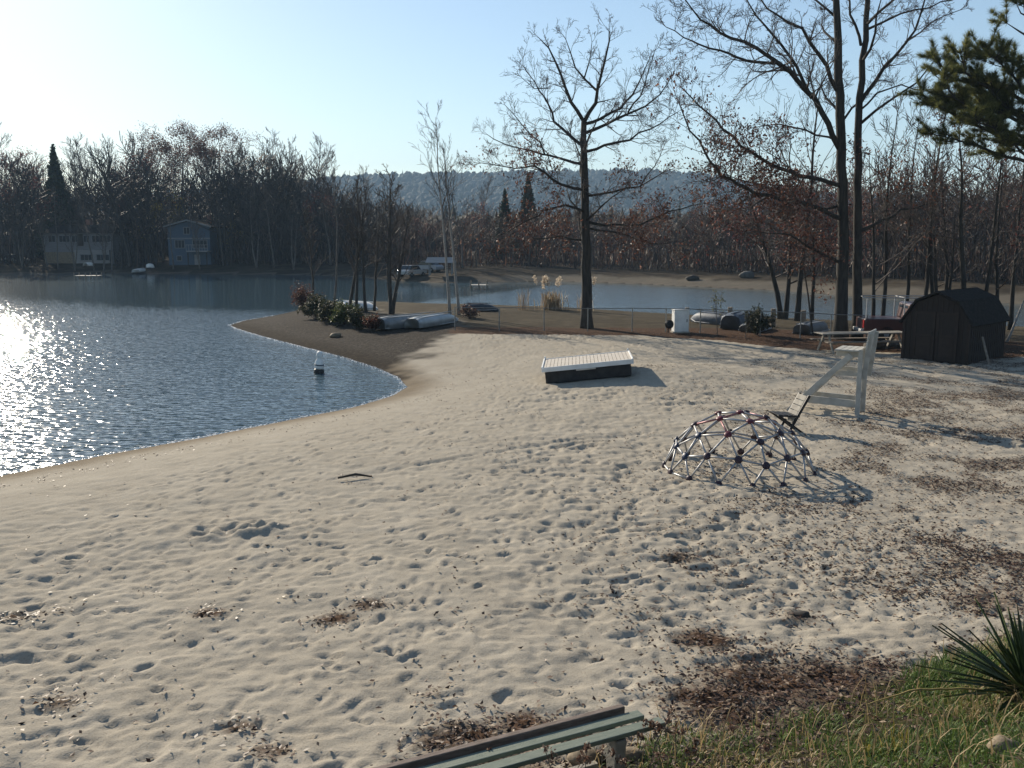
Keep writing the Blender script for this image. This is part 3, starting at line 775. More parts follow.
# far shore, left wood -----------------------------------------------------------
PROTO = {}
def proto(key, fn):
    r = thing('tree', 'x', 'tree'); fn(r); PROTO[key] = [r, False]; return r
for k in range(4):
    proto(f'bare{k}', lambda r, k=k: proc_obj(r, dict(seed=100 + k, H=22, r=.28, clear=.28, nlimb=26, spread=.27, lev=2, rmin=.024, n=6, up=.07, elev=(.75, 1.25))))
proto('bronze0', lambda r: proc_obj(r, dict(seed=120, H=22, r=.36, clear=.42, nlimb=17, spread=.44, lev=2, rmin=.03, n=5, elev=(.25, .95)), 'leaf_bronze', .14, .9, 24, sp_leaf=.55))
proto('bronze1', lambda r: proc_obj(r, dict(seed=121, H=18, r=.30, clear=.3, nlimb=13, spread=.40, lev=2, rmin=.03, n=5, elev=(.2, .9)), 'leaf_red', .15, .8, 7, sp_leaf=.55))
proto('yellow', lambda r: proc_obj(r, dict(seed=122, H=9, r=.14, clear=.2, nlimb=12, spread=.42, lev=2, rmin=.02, n=4, elev=(.2, .9)), 'leaf_yellow', .13, .6, 5, sp_leaf=.4))
proto('slim0', lambda r: proc_obj(r, dict(seed=123, H=16, r=.17, clear=.35, nlimb=12, spread=.24, lev=2, rmin=.024, n=5, up=.1, elev=(.8, 1.2))))
proto('slim1', lambda r: proc_obj(r, dict(seed=124, H=14, r=.15, clear=.3, nlimb=12, spread=.28, lev=2, rmin=.024, n=5, up=.1, elev=(.7, 1.2), forks=2)))
proto('spruce', lambda r: spruce(r, 18, 3.4, 5))
proto('brown0', lambda r: proc_obj(r, dict(seed=125, H=10, r=.2, clear=.2, nlimb=14, spread=.42, lev=2, rmin=.022, n=5, elev=(.2, .9)), 'leaf_red', .12, .5, 3, sp_leaf=.4))
proto('brown1', lambda r: proc_obj(r, dict(seed=126, H=11, r=.2, clear=.25, nlimb=14, spread=.38, lev=2, rmin=.022, n=5, elev=(.3, 1.0)), 'leaf_bronze', .12, .3, 2, sp_leaf=.4))
HT = dict(bare0=22, bare1=22, bare2=22, bare3=22, bronze0=22, bronze1=18, yellow=9, slim0=16, slim1=14, spruce=18, brown0=10, brown1=11)
NM = dict(bare='bare_tree', bronze='bronze_oak', yellow='yellow_tree', slim='slim_tree', spruce='spruce_tree', brown='brown_tree')
def far_tree(key, px, topy, Y, label, group):
    x = lat(px, Y); z = float(ground_at(x, Y)[0]); top = CAMZ + (242 - topy) / F * Y * 1.0
    s = max(.3, (top - z) / HT[key]) ; r, used = PROTO[key]
    nm = NM[key.rstrip('0123')]; rz = random.uniform(0, 6.28)
    w = s * random.uniform(.9, 1.12)
    if not used:
        PROTO[key][1] = True; c = r; c.name = nm; c.location = (x, Y, z); c.rotation_euler = (0, 0, rz); c['label'] = label; c['category'] = 'tree'; c['group'] = group
    else: c = put(x, Y, label, nm, 'tree', group, r, 1, rz)
    c.scale = (w, w, s); return c

ORD = ['first', 'second', 'third', 'fourth', 'fifth', 'sixth', 'seventh', 'eighth', 'ninth', 'tenth', 'eleventh', 'twelfth', 'thirteenth', 'fourteenth', 'fifteenth', 'sixteenth', 'seventeenth', 'eighteenth', 'nineteenth', 'twentieth']
gl = 'trees of the wood on the far left shore'
left_list = [('bare0', -16, 130, 168), ('bare1', 2, 122, 160), ('bronze1', 14, 150, 156), ('bare2', 30, 150, 172), ('bare3', 42, 152, 182), ('spruce', 60, 154, 166),
    ('bare0', 76, 146, 176), ('bare1', 88, 138, 168), ('bare2', 98, 134, 174), ('bare3', 108, 136, 166), ('bare1', 118, 140, 180), ('bare0', 127, 132, 170), ('bare2', 137, 140, 178),
    ('bronze1', 152, 146, 172), ('bare3', 162, 150, 184), ('bronze0', 187, 132, 172), ('bare1', 206, 150, 186), ('bronze0', 224, 134, 176), ('bare2', 243, 132, 168), ('bare0', 256, 142, 160),
    ('bare3', 268, 130, 172), ('bare1', 283, 138, 164), ('bare2', 296, 136, 158), ('bare0', 308, 134, 166), ('bare3', 322, 142, 160), ('slim0', 337, 160, 150), ('slim1', 350, 172, 154), ('bare1', 372, 162, 170), ('slim0', 384, 178, 148),
    ('yellow', 162, 196, 160), ('yellow', 238, 214, 152), ('yellow', 176, 188, 166), ('slim1', 20, 190, 146), ('slim0', 128, 176, 150), ('slim0', 222, 190, 148), ('slim1', 255, 180, 144), ('slim0', 273, 178, 142), ('slim1', 292, 186, 140), ('slim1', 46, 196, 146), ('slim0', 110, 190, 144), ('bronze1', 330, 190, 146), ('slim1', 400, 196, 136),
    ('slim0', 56, 178, 146), ('slim1', 72, 192, 145), ('slim0', 92, 184, 146), ('slim1', 101, 198, 144), ('slim0', 172, 190, 145), ('slim1', 199, 196, 144), ('bronze1', 142, 158, 168)]
cnt = {}
KW = dict(bare='tall bare grey tree', bronze='bronze-leaved oak', yellow='small yellow-green tree', slim='slim bare young tree', spruce='dark pointed spruce', brown='low brown-leaved tree')
for key, px, ty, Y in sorted(left_list, key=lambda q: q[1]):
    kk = key.rstrip('0123')
    sec = 'left of the long pale house' if px < 40 else 'behind the long pale house' if px < 118 else 'between the two far houses' if px < 165 else 'around the blue house' if px < 215 else 'right of the blue house'
    if px >= 280: sec = 'in the far wood behind the alders'
    n = cnt.get((kk, sec), 0); cnt[(kk, sec)] = n + 1
    lab = f"{KW[kk]} {sec}, {ORD[n]} from left"
    if kk == 'spruce': lab = 'only dark pointed spruce, rising behind the long pale house'
    far_tree(key, px, ty + (11 if kk != 'spruce' else -6), Y, lab, gl)
# right bank -----------------------------------------------------------------
gr = 'low trees along the far right bank'
right_px = []
rr = random.Random(5)
k = 0
for px in range(412, 1120, 17):
    Yb = float(np.interp(px, [400, 560, 700, 850, 1024, 1120], [118, 122, 108, 92, 76, 70])) + rr.uniform(6, 24)
    ty = float(np.interp(px, [400, 470, 560, 700, 760, 900, 1024, 1100], [212, 212, 208, 208, 198, 190, 186, 184])) + rr.uniform(-9, 14)
    key = rr.choice(['brown0', 'brown1', 'brown1', 'slim1', 'brown0'])
    right_px.append((key, px + rr.uniform(-5, 5), ty, Yb))
right_px += [('spruce', 528, 176, 150), ('bare2', 478, 178, 160), ('spruce', 505, 190, 140)]
cnt = {}
for key, px, ty, Y in sorted(right_px, key=lambda q: q[1]):
    kk = key.rstrip('0123')
    sec = 'left of the lone oak' if px < 575 else 'between the two oaks' if px < 835 else 'behind the brown shed'
    n = cnt.get((kk, sec), 0); cnt[(kk, sec)] = n + 1
    far_tree(key, px, ty, Y, f"{KW[kk]} on the far bank {sec}, {ORD[n]} from left", gr)

def thicket(name, label, n, sampler, hmin, hmax, wid, m='thicket'):
    px, Y = sampler(n); x = (px - 512) / F * Y; z = ground_at(x, Y)
    h = hmin + (hmax - hmin) * RNG.random(n) ** 1.3
    a = RNG.random(n) * 6.283; lean = RNG.normal(0, .22, (n, 2)); w = wid * (.5 + RNG.random(n))
    base = np.stack([x, Y, z + RNG.random(n) ** 2 * h * .65], -1); L = h * (.25 + .35 * RNG.random(n))
    top = base + np.stack([lean[:, 0] * L, lean[:, 1] * L, L], -1); u = np.stack([np.cos(a), np.sin(a), 0 * a], -1) * w[:, None]
    top[:, 2] = np.minimum(top[:, 2], z + h)
    mid = (base + top) / 2 + RNG.normal(0, .15, (n, 3))
    VV = np.stack([base - u, base + u, mid + u * .8, top, mid - u * .8], 1); q = np.arange(n * 5).reshape(n, 5)
    o = link(name, raw_mesh(name, VV.reshape(-1, 3), [q], np.repeat(RNG.random(n), 5)), M[m]); o['kind'] = 'stuff'; o['label'] = label
def samp_left(n):
    px = RNG.uniform(-80, 420, n); Y = np.where(RNG.random(n) < .25, RNG.uniform(148, 160, n), RNG.uniform(166, 215, n))
    px = np.where((Y < 162) & (((px > 40) & (px < 118)) | ((px > 160) & (px < 216))), RNG.uniform(218, 420, n), px); return px, Y
def samp_right(n):
    px = RNG.uniform(395, 1250, n); Y = np.interp(px, [400, 490, 560, 700, 850, 1024, 1250], [122, 126, 124, 110, 92, 76, 64]) + 3 + 45 * RNG.random(n) ** 1.2; return px, Y
def wood_mass(name, label, count, sampler, hmin, hmax, seed, m='thicket'):
    """a far wood that reads as one mass: many little bare trees in one mesh"""
    rnd = random.Random(seed); protos = []
    for k in range(6):
        sg, tips = [], []
        cfg = dict(n=5, up=.07, wig=.10, rmin=.0032, k=1, kp=1, a0=.3, a1=.85)
        p, d = Vector((0, 0, 0)), Vector((rnd.gauss(0, .08), rnd.gauss(0, .08), 1)).normalized()
        for i in range(8):
            d = (d + Vector((rnd.gauss(0, .07), rnd.gauss(0, .07), .02))).normalized(); q = p + d / 8; r0, r1 = .011 * (1 - i * .1), .011 * (.9 - i * .1)
            sg.append((*p, *q, max(.004, r0), max(.0035, r1))); p = q
            if i > 1:
                for _ in range(2):
                    az, e = rnd.uniform(0, 6.28), rnd.uniform(.3, 1.1)
                    grow(p, Vector((math.cos(az) * math.cos(e), math.sin(az) * math.cos(e), math.sin(e))), .38 * (1.1 - i * .09) * rnd.uniform(.7, 1.2), .006, 1, sg, tips, cfg, rnd)
        protos.append(seg_arrays(sg, 3))
    px, Y = sampler(count); x = (px - 512) / F * Y; z = ground_at(x, Y); Vs, Fs, Rs, off = [], [], [], 0
    for k in range(count):
        v, f = protos[k % 6]; a = rnd.uniform(0, 6.28); h = hmin + (float(np.interp(px[k], [290, 350, 415, 430, 480, 700, 800, 1250], [hmax, min(hmax, 11.5), min(hmax, 8.5), min(hmax, 8), 7.2, 7.6, hmax, hmax])) - hmin) * rnd.random(); w = h * rnd.uniform(.8, 1.3); c, sn = math.cos(a), math.sin(a)
        Vs.append(np.stack([x[k] + w * (v[:, 0] * c - v[:, 1] * sn), Y[k] + w * (v[:, 0] * sn + v[:, 1] * c), z[k] + h * v[:, 2]], -1)); Fs.append(f + off); off += len(v)
        Rs.append(np.full(len(v), rnd.random()))
    o = link(name, raw_mesh(name, np.concatenate(Vs), [np.concatenate(Fs)], np.concatenate(Rs)), M[m]); o['kind'] = 'stuff'; o['label'] = label
wood_mass('far_wood', 'dim brown wood filling the far left shore behind the houses', 760, samp_left, 7, 17.5, 61, 'thicket_grey')
wood_mass('far_wood', 'dense brown winter wood along the far right bank', 760, samp_right, 5, 11.5, 62)
thicket('undergrowth', 'dim brown undergrowth on the far left shore', 14000, samp_left, 1, 6, .06, 'thicket_grey')
thicket('undergrowth', 'brown undergrowth along the far right bank', 13000, samp_right, .8, 5, .05)

# middle-distance trees on the strip ------------------------------------------------
def mid_tree(px, py, topy, label, name='bare_tree', Y=None, group=None, **kw):
    p = GP(px, py); Yv = p.y
    top = W(px, topy, Yv).z
    root = thing(name, label, 'tree', tuple(p), 0, group)
    a = dict(seed=kw.pop('seed'), H=top - p.z, r=kw.pop('r'), clear=kw.pop('clear', .3), nlimb=kw.pop('nlimb', 14), spread=kw.pop('spread', .3), lev=kw.pop('lev', 2), rmin=kw.pop('rmin', .012), n=kw.pop('n', 5),
             elev=kw.pop('elev', (.4, 1.1)), forks=kw.pop('forks', 1), lean=kw.pop('lean', 0), up=kw.pop('up', .07))
    return proc_obj(root, a, **kw)
mid_tree(783, 319, 172, 'spreading red-brown oak with a forked trunk at the water, left of the double oak', 'red_oak', seed=201, r=.18, clear=.3, nlimb=18, spread=.58, forks=2, elev=(.05, .7), leafm='leaf_red', leaf_size=.075, leaf_share=.8, per=4, bark='bark', twigm='twig')
mid_tree(797, 321, 62, 'slender bare tree just right of the forked red-brown oak', seed=202, r=.17, clear=.42, nlimb=15, spread=.3, lean=.03, bark='bark', twigm='twig')
mid_tree(881, 333, 95, 'thin bare tree rising behind the red pickup', seed=203, r=.12, clear=.3, nlimb=16, spread=.22, bark='bark', twigm='twig', elev=(.7, 1.2))
mid_tree(921, 335, 70, 'bare tree behind the peak of the shed roof', seed=204, r=.12, clear=.35, nlimb=16, spread=.25, bark='bark', twigm='twig', elev=(.6, 1.2))
mid_tree(962, 338, 112, 'straight dark tree behind the shed with bronze leaves in its upper crown', 'oak_tree', seed=205, r=.17, clear=.45, nlimb=12, spread=.28, bark='bark', twigm='twig', leafm='leaf_bronze', leaf_size=.075, leaf_share=.75, per=2, elev=(-.1, .7), sp_leaf=.2)
mid_tree(984, 336, 90, 'narrow bare tree right of the bronze-leaved one behind the shed', seed=206, r=.11, clear=.4, nlimb=14, spread=.22, lean=.02, bark='bark', twigm='twig')
mid_tree(943, 336, 165, 'crooked forked little tree behind the shed roof', seed=207, r=.12, clear=.35, nlimb=10, spread=.35, forks=3, lean=-.1, bark='bark', twigm='twig')
mid_tree(905, 330, 100, 'bare tree with fine twigs between the pickup and the shed', seed=208, r=.11, clear=.3, nlimb=16, spread=.28, bark='bark', twigm='twig')
mid_tree(1004, 342, 195, 'thin pale leaning birch behind the right end of the shed', 'birch_tree', seed=209, r=.06, clear=.5, nlimb=8, spread=.2, lean=.28, bark='birch', twigm='twig')
mid_tree(1010, 330, 120, 'bare grey tree at the right edge behind the shed', seed=210, r=.13, clear=.35, nlimb=14, spread=.3, bark='bark', twigm='twig')
mid_tree(872, 338, 150, 'low bronze-leaved oak behind the pickup rack', 'oak_tree', seed=270, r=.11, clear=.25, nlimb=14, spread=.4, bark='bark', twigm='twig', leafm='leaf_bronze', leaf_size=.075, leaf_share=.6, per=3, elev=(.1, .9), sp_leaf=.2)
mid_tree(934, 330, 130, 'dark bronze-leaved oak standing between the crooked tree and the shed peak', 'oak_tree', seed=271, r=.13, clear=.3, nlimb=14, spread=.36, bark='bark', twigm='twig', leafm='leaf_bronze', leaf_size=.075, leaf_share=.6, per=3, elev=(.1, .9), sp_leaf=.2)
mid_tree(997, 334, 150, 'bushy red-brown oak behind the right end of the shed', 'red_oak', seed=272, r=.12, clear=.25, nlimb=15, spread=.4, bark='bark', twigm='twig', leafm='leaf_red', leaf_size=.075, leaf_share=.6, per=3, elev=(.1, .9), sp_leaf=.2)
mid_tree(812, 324, 178, 'red-brown oak at the water just left of the double oak', 'red_oak', seed=273, r=.13, clear=.3, nlimb=15, spread=.45, bark='bark', twigm='twig', leafm='leaf_red', leaf_size=.075, leaf_share=.7, per=3, elev=(.05, .8), sp_leaf=.2)
# peninsula
ga = 'leafless alders on the peninsula'
for k, (px, py, ty, r, ln, lab) in enumerate([(312, 309, 205, .10, .06, 'dark leaning alder at the very tip of the peninsula'), (349, 311, 184, .13, .02, 'dark alder trunk behind the green bush on the peninsula'),
        (356, 312, 186, .12, .05, 'alder second from the green bush on the peninsula'), (366, 312, 178, .12, -.02, 'alder midway between the green bush and the triple trunks'), (374, 311, 190, .10, .02, 'thinnest alder just left of the triple trunks'),
        (392, 314, 168, .14, .02, 'triple-trunked alder beside the overturned rowboats')]):
    mid_tree(px, py, ty, lab, 'alder_tree', group=ga, seed=230 + k, r=r, clear=.3, nlimb=20, spread=.22, lean=ln, forks=3 if k == 5 else 1, bark='bark_dark', twigm='twig', elev=(.6, 1.2), rmin=.013)
mid_tree(333, 309, 150, 'pale grey birch among the dark alders on the peninsula', 'birch_tree', seed=240, r=.09, clear=.45, nlimb=14, spread=.2, bark='bark_grey', twigm='twig', elev=(.7, 1.2))
mid_tree(450, 315, 112, 'left slim white birch of the pair beside the rowboats', 'birch_tree', seed=241, r=.10, clear=.4, nlimb=15, spread=.24, lean=-.05, bark='birch', twigm='twig_far', elev=(.7, 1.25), rmin=.01)
mid_tree(459, 315, 138, 'right leaning white birch of the pair beside the rowboats', 'birch_tree', seed=242, r=.10, clear=.4, nlimb=15, spread=.24, lean=.09, bark='birch', twigm='twig_far', elev=(.7, 1.25), rmin=.01)

# pine at the right edge -----------------------------------------------------------
def pine():
    base = GP(1034, 352); Y = base.y; root = thing('pine_tree', 'green pine whose needled boughs reach in at the upper right edge', 'tree', tuple(base))
    top = W(1036, -60, Y)
    MB().tube([(0, 0, -.3), (.1, 0, 4), (.0, 0, 9), (top.x - base.x, 0, top.z - base.z)], [.27, .22, .17, .06], 10).build('trunk', M['bark'], root, smooth=True)
    rnd = random.Random(77); bm = MB(); tufts = []
    def bough(pts, dy, r):
        w = [W(x, y, Y) + Vector((0, dy * i / (len(pts) - 1), 0)) - base for i, (x, y) in enumerate(pts)]
        w, rs = resample(w, [r * (1 - .75 * i / (len(w) - 1)) for i in range(len(w))], .4, .04, rnd); bm.tube(w, rs, 6)
        for i in range(2, len(w)):
            d = (w[i] - w[i - 1]).normalized()
            for _ in range(4):
                dd = rdir(d, rnd.uniform(.4, 1.2), rnd); dd.z = dd.z * .6 + .3; L = rnd.uniform(.3, .95)
                e = w[i] + dd * L; bm.tube([w[i], w[i] + dd * L * .5 + Vector((0, 0, -.03)), e], [.02, .015, .008], 4)
                for t in (.45, .75, 1): tufts.append((w[i].lerp(e, t), dd))
        tufts.append((w[-1], d))
    for pts, dy, r in [([(1034, 150), (1000, 135), (970, 122), (945, 105), (930, 92)], .6, .09), ([(1034, 130), (1005, 110), (980, 90), (955, 78), (945, 60)], -1.2, .09), ([(1034, 110), (1010, 90), (990, 78), (968, 62)], 1.0, .08),
                       ([(1034, 165), (1000, 150), (975, 138), (950, 130)], 1.4, .07), ([(1034, 80), (1015, 70), (1000, 62), (985, 60)], -.6, .07), ([(1034, 40), (1025, 30), (1014, 20)], .5, .05), ([(1034, 25), (1022, 18), (1016, 8)], -.5, .05), ([(1034, 165), (1030, 155), (1021, 150)], -.5, .04),
                       ([(1034, 125), (1010, 118), (985, 112), (960, 108), (938, 110)], -.4, .08), ([(1034, 140), (1060, 128), (1090, 115), (1120, 100)], .4, .08), ([(1034, 90), (1060, 78), (1090, 60)], -.8, .08), ([(1034, 40), (1050, 20), (1080, 0)], .8, .06), ([(1034, -10), (1020, -25), (1005, -35)], .8, .05), ([(1034, 100), (1020, 90), (1005, 85)], 2.2, .06), ([(1034, 120), (1020, 110), (1005, 108)], -2.2, .06)]: bough(pts, dy, r); bough([(x, y - 5) for x, y in pts], -dy - .5, r * .8)
    bm.build('boughs', M['bark'], root)
    ps, n = [], 120
    for p, d in tufts:
        for _ in range(n):
            ps.append((p, rdir((d + Vector((0, 0, .35))).normalized(), abs(rnd.gauss(.25, .7)), rnd), rnd.uniform(.18, .36)))
    p0 = np.array([tuple(a) for a, b, c in ps]); dd = np.array([tuple(b) for a, b, c in ps]); L = np.array([c for a, b, c in ps])[:, None]
    side = np.cross(dd, RNG.normal(0, 1, dd.shape)); side /= np.linalg.norm(side, axis=1, keepdims=True)
    VV = np.stack([p0 - side * .0065, p0 + side * .0065, p0 + dd * L], 1)
    link('needles', raw_mesh('needles', VV.reshape(-1, 3), [np.arange(len(p0) * 3).reshape(-1, 3)], np.repeat(RNG.random(len(p0)), 3)), M['needles'], root)
pine()

# ------------------------------------------------------------------ bushes, grasses
def bush(px, py, w, h, label, leafm, seed, name='bush', stems=26, size=.06, per=7):
    p = GP(px, py); root = thing(name, label, 'bush', tuple(p)); rnd = random.Random(seed); tw, tips = [], []
    cfg = dict(n=4, up=.06, wig=.2, rmin=.006, k=1, kp=1, a0=.4, a1=1.0)
    for _ in range(stems):
        a = rnd.uniform(0, 6.283); t = rnd.uniform(.1, 1.1)
        d = Vector((math.cos(a) * t * w / h * .6, math.sin(a) * t * w / h * .6, 1)).normalized()
        grow(Vector((rnd.gauss(0, .02), rnd.gauss(0, .02), -.05)), d, h * rnd.uniform(.55, 1.0), .014, 1, tw, tips, cfg, rnd)
    link('stems', segs_mesh('stems', [(tw, 3)]), M['twig'], root)
    mids = [((s[0] + s[3]) / 2, (s[1] + s[4]) / 2, (s[2] + s[5]) / 2) for s in tw if s[2] > h * .2]
    leaf_obj('foliage', tips * 2 + mids, size, M[leafm], root, per=per, spread=h * .07)
bush(303, 311, 1.3, 1.6, 'reddish dry bush at the tip of the peninsula', 'leaf_bronze', 301, stems=30, size=.06, per=3)
bush(316, 319, 1.8, 1.2, 'dark low bush behind the peninsula tip', 'leaf_bush_dark', 302)
bush(331, 322, 1.5, 1.1, 'dark olive bush left of the yellow green bush', 'leaf_bush_dark', 303)
bush(344, 325, 1.9, 1.1, 'bright yellow green bush in the peninsula bed', 'leaf_bush', 304)
bush(358, 329, 1.6, .9, 'dull green bush nearest the overturned rowboats', 'leaf_bush_dark', 305)
bush(374, 331, 1.3, .7, 'dry brown low bush at the end of the silver rowboat', 'leaf_bronze', 306, per=3)
bush(757, 335, 1.2, 1.0, 'small dark round shrub by the fence right of the white cabinet', 'leaf_bush_dark', 307)
bush(470, 318, 1.6, .7, 'dry brown weeds round the foot of the birches', 'leaf_bronze', 308, per=2)

def grass_clump(px, py, n, h, w, label, name, m='straw', plumes=0, cat='grass clump', bw=.012):
    p = GP(px, py); root = thing(name, label, cat, tuple(p)); rng = np.random.default_rng(int(px)); 
    a = rng.random(n) * 6.283; L = h * (.5 + .5 * rng.random(n)); t = rng.random(n) * .5
    V5, F5, r5 = blades(np.stack([rng.normal(0, w * .3, n), rng.normal(0, w * .3, n), np.full(n, -.03)], -1), a, L, t, bw, rng)
    link('blades', raw_mesh('blades', V5, F5, r5), M[m], root)
    if plumes:
        rnd = random.Random(int(px))
        for k in range(plumes):
            a = rnd.uniform(0, 6.283); q = Vector((math.cos(a) * w * rnd.uniform(.2, 1.1), math.sin(a) * w * .5, h * rnd.uniform(.95, 1.25)))
            MB().tube([(q.x * .2, q.y * .2, 0), (q.x * .6, q.y * .6, q.z * .6), tuple(q)], [.012, .01, .006], 4).build('stalk', M['post'], root)
            pts = [(q.x + q.x * .1 * s + rnd.gauss(0, .05), q.y + rnd.gauss(0, .05), q.z + .5 * s - .12) for s in [rnd.random() for _ in range(110)]]
            leaf_obj('plume', pts, .05, M['plume'], root, spread=.03)
def blades(base, az, L, bend, w, rng):
    n = len(base); out = np.stack([np.cos(az), np.sin(az), 0 * az], -1); side = np.stack([-np.sin(az), np.cos(az), 0 * az], -1) * (w * (.6 + .8 * rng.random(n)))[:, None]
    b = bend[:, None]; L = L[:, None]; up = np.array([[0, 0, 1.0]])
    p1 = base + up * L * .45 + out * L * b * .25; p2 = base + up * L * (.8 - .12 * b) + out * L * b * .7; p3 = base + up * L * (1 - .45 * b) + out * L * b * 1.25
    VV = np.stack([base - side * .8, base + side * .8, p1 + side, p1 - side, p2 + side * .7, p2 - side * .7, p3], 1)
    i = (np.arange(n) * 7)[:, None]
    return VV.reshape(-1, 3), [np.concatenate([i + [[0, 1, 2, 3]], i + [[3, 2, 4, 5]]]), i + [[5, 4, 6]]], np.repeat(rng.random(n), 7)
grass_clump(552, 309.5, 260, 1.5, 1.2, 'tall dry ornamental grass with pale plumes at the water, left of the lone oak', 'plume_grass', plumes=7, bw=.02)
grass_clump(523, 310, 40, 1.9, .5, 'thin dry reeds left of the plume grass', 'reeds', bw=.012)
grass_clump(586, 311, 90, 1.5, .7, 'dry grass with pale plumes partly behind the lone oak trunk', 'plume_grass', plumes=5, bw=.015)

# ------------------------------------------------------------------ bank grass, weeds, litter
def bank_cover():
    rng = np.random.default_rng(55); n = 230000
    x = rng.uniform(.2, 9, n); y = rng.uniform(4.2, 10.5, n); t = bank_t(x, y) + .25 * vnoise(x * 2.5, y * 2.5, 51)
    dens = np.clip((t + .02) / .25, 0, 1) * np.clip(.08 + 2.0 * vnoise(x * 1.5, y * 1.5, 52) + .9 * vnoise(x * 4, y * 4, 58) + .45, .16, 1)
    k = (rng.random(n) < dens) & (y > .75 * x + .5)
    x, y = x[k], y[k]; n = len(x); z = ground_at(x, y)
    tall = (vnoise(x * 1.2, y * 1.2, 53) + .5)
    L = (.03 + .13 * rng.random(n) ** 2.2) * (.35 + 1.5 * tall ** 1.5)
    st = rng.random(n) < .022; L = np.where(st, .14 + .22 * rng.random(n), L)
    v, f, r = blades(np.stack([x, y, z - .01], -1), rng.random(n) * 6.283, L, .2 + .7 * rng.random(n), .0042, rng)
    strand = np.repeat(st, 7)
    dry = np.clip(vnoise(x * 1.7, y * 1.7, 54) * 2.4 + .08, 0, .75)
    r = np.where(strand, .9, np.clip(np.repeat(rng.random(n) * .74 + dry * .7, 7), 0, 1))
    o = link('grass', raw_mesh('grass', v, f, r), M['grass']); o['kind'] = 'stuff'; o['label'] = 'rough green and straw grass on the bank at lower right'
bank_cover()
def litter_leaves():
    rng = np.random.default_rng(56); X, Y, S = [], [], []
    for cx, cy, r, a in PILE_W:
        n = int(a * r * r * (1300 if cy < 13 else 520))
        X.append(rng.normal(cx, r * .72, n)); Y.append(rng.normal(cy, r * .6, n))
    n = 30000                                   # strays
    y = 6 + 36 * rng.random(n) ** 1.5; x = -5 + rng.random(n) * (8 + y * .75); x = np.where(rng.random(n) < .3, -x * .7, x)
    cl = vnoise(x * 1.5, y * 1.5, 57) + .5; right = np.clip((x / np.maximum(y, 1) + .15) / .6, 0, 1); k = rng.random(n) < np.clip((cl - .52) * 3.2, 0, 1) * (.25 + .9 * right) + .03 + .12 * right
    X.append(x[k]); Y.append(y[k])
    n = 200000                                 # blown into hollows
    y = 6 + 32 * rng.random(n) ** 1.4; x = (rng.random(n) * 2 - 1) * (3 + y * .6)
    jj_ = np.clip(np.searchsorted(YS, y), 0, ny - 1); ii_ = np.clip(np.searchsorted(XS, x), 0, nx - 1); d = np.clip(-DEN[jj_, ii_] - .035, 0, .06) / .06
    right = np.clip((x / np.maximum(y, 1) + .25) / .7, 0, 1); cl = sstep(-.05, .35, vnoise(x * .45, y * .45, 59))
    k = rng.random(n) < d * (.05 + .28 * right) * (.25 + 1.2 * cl); X.append(x[k]); Y.append(y[k])
    n = 95000                                  # thin scatter up the right side
    y = 10 + 26 * rng.random(n) ** 1.2; x = y * (.10 + .52 * rng.random(n) ** .7); k = rng.random(n) < np.clip(.2 + 2.2 * vnoise(x * .75, y * .75, 60) + 1.5 * vnoise(x * 2.6, y * 2.6, 68), .02, 1) * np.clip((x / y - .08) * 3.2, .1, 1); X.append(x[k]); Y.append(y[k])
    for a_, b__ in zip(NEAR[1:9], NEAR[2:10]):  # a thin drift line above the water
        d_ = b__ - a_; ln = np.hypot(*d_); nn = int(ln * 26); t_ = rng.random(nn); q_ = np.array((d_[1], -d_[0])) / ln
        off_ = 1.9 + rng.normal(0, .25, nn) + .8 * vnoise(t_ * ln * .6, t_ * 0, 70); X.append(a_[0] + d_[0] * t_ + q_[0] * off_); Y.append(a_[1] + d_[1] * t_ + q_[1] * off_)
    n = 9000                                   # under the bench and on the bank
    bx, by = rng.uniform(-1.5, 6.5, n), rng.uniform(4.8, 9.6, n); t = bank_t(bx, by); k = (t > -.3) & (rng.random(n) < np.clip(1.0 - .22 * t, .35, 1)) & (by > .75 * bx + .5)
    X.append(bx[k]); Y.append(by[k])
    n = 2500                                   # along the fence
    fx_ = rng.uniform(-2, 24, n); X.append(fx_); Y.append(44 - .12 * fx_ + rng.normal(-.8, 1.3, n))
    X = np.concatenate(X); Y = np.concatenate(Y); sd = poly_sd(NEAR, X, Y); k = sd > 1.2
    X, Y = X[k], Y[k]; z = ground_at(X, Y)
    v, f, r = leaf_quads(np.stack([X, Y, z + .010 + .018 * rng.random(len(X))], -1), .027 * (.5 + .9 * rng.random(len(X)))[:, None], .78, rng=rng, rnd=rng.random(len(X)) ** 1.1)
    o = link('leaf_litter', raw_mesh('leaf_litter', v, [f], r), M['leaf_litter']); o['kind'] = 'stuff'; o['label'] = 'brown fallen oak leaves strewn over the sand and bank'
litter_leaves()

def weed(px, py, h, label, seed):
    p = GP(px, py); root = thing('dry_weed', label, 'weed', tuple(p), 0, 'dry weeds standing on the bank'); rnd = random.Random(seed)
    ax, ay = rnd.gauss(0, .08), rnd.gauss(0, .08); st = MB(); heads = []
    st.tube([(0, 0, -.02), (ax * .3, ay * .3, h * .5), (ax, ay, h)], [.005, .004, .003], 5)
    heads.append((ax, ay, h))
    for _ in range(rnd.randint(1, 3)):
        t = rnd.uniform(.5, .85); b = (ax * t * .8, ay * t * .8, h * t); e = (b[0] + rnd.gauss(0, .05), b[1] + rnd.gauss(0, .05), b[2] + rnd.uniform(.04, .09)); st.tube([b, e], [.0025, .0015], 4); heads.append(e)
    st.build('stem', M['post'], root)
    for hd in heads:
        pts = [(hd[0] + rnd.gauss(0, .010), hd[1] + rnd.gauss(0, .010), hd[2] + rnd.uniform(-.015, .03)) for _ in range(26)]
        leaf_obj('seed_head', pts, .017, M['seed'], root, spread=.008)
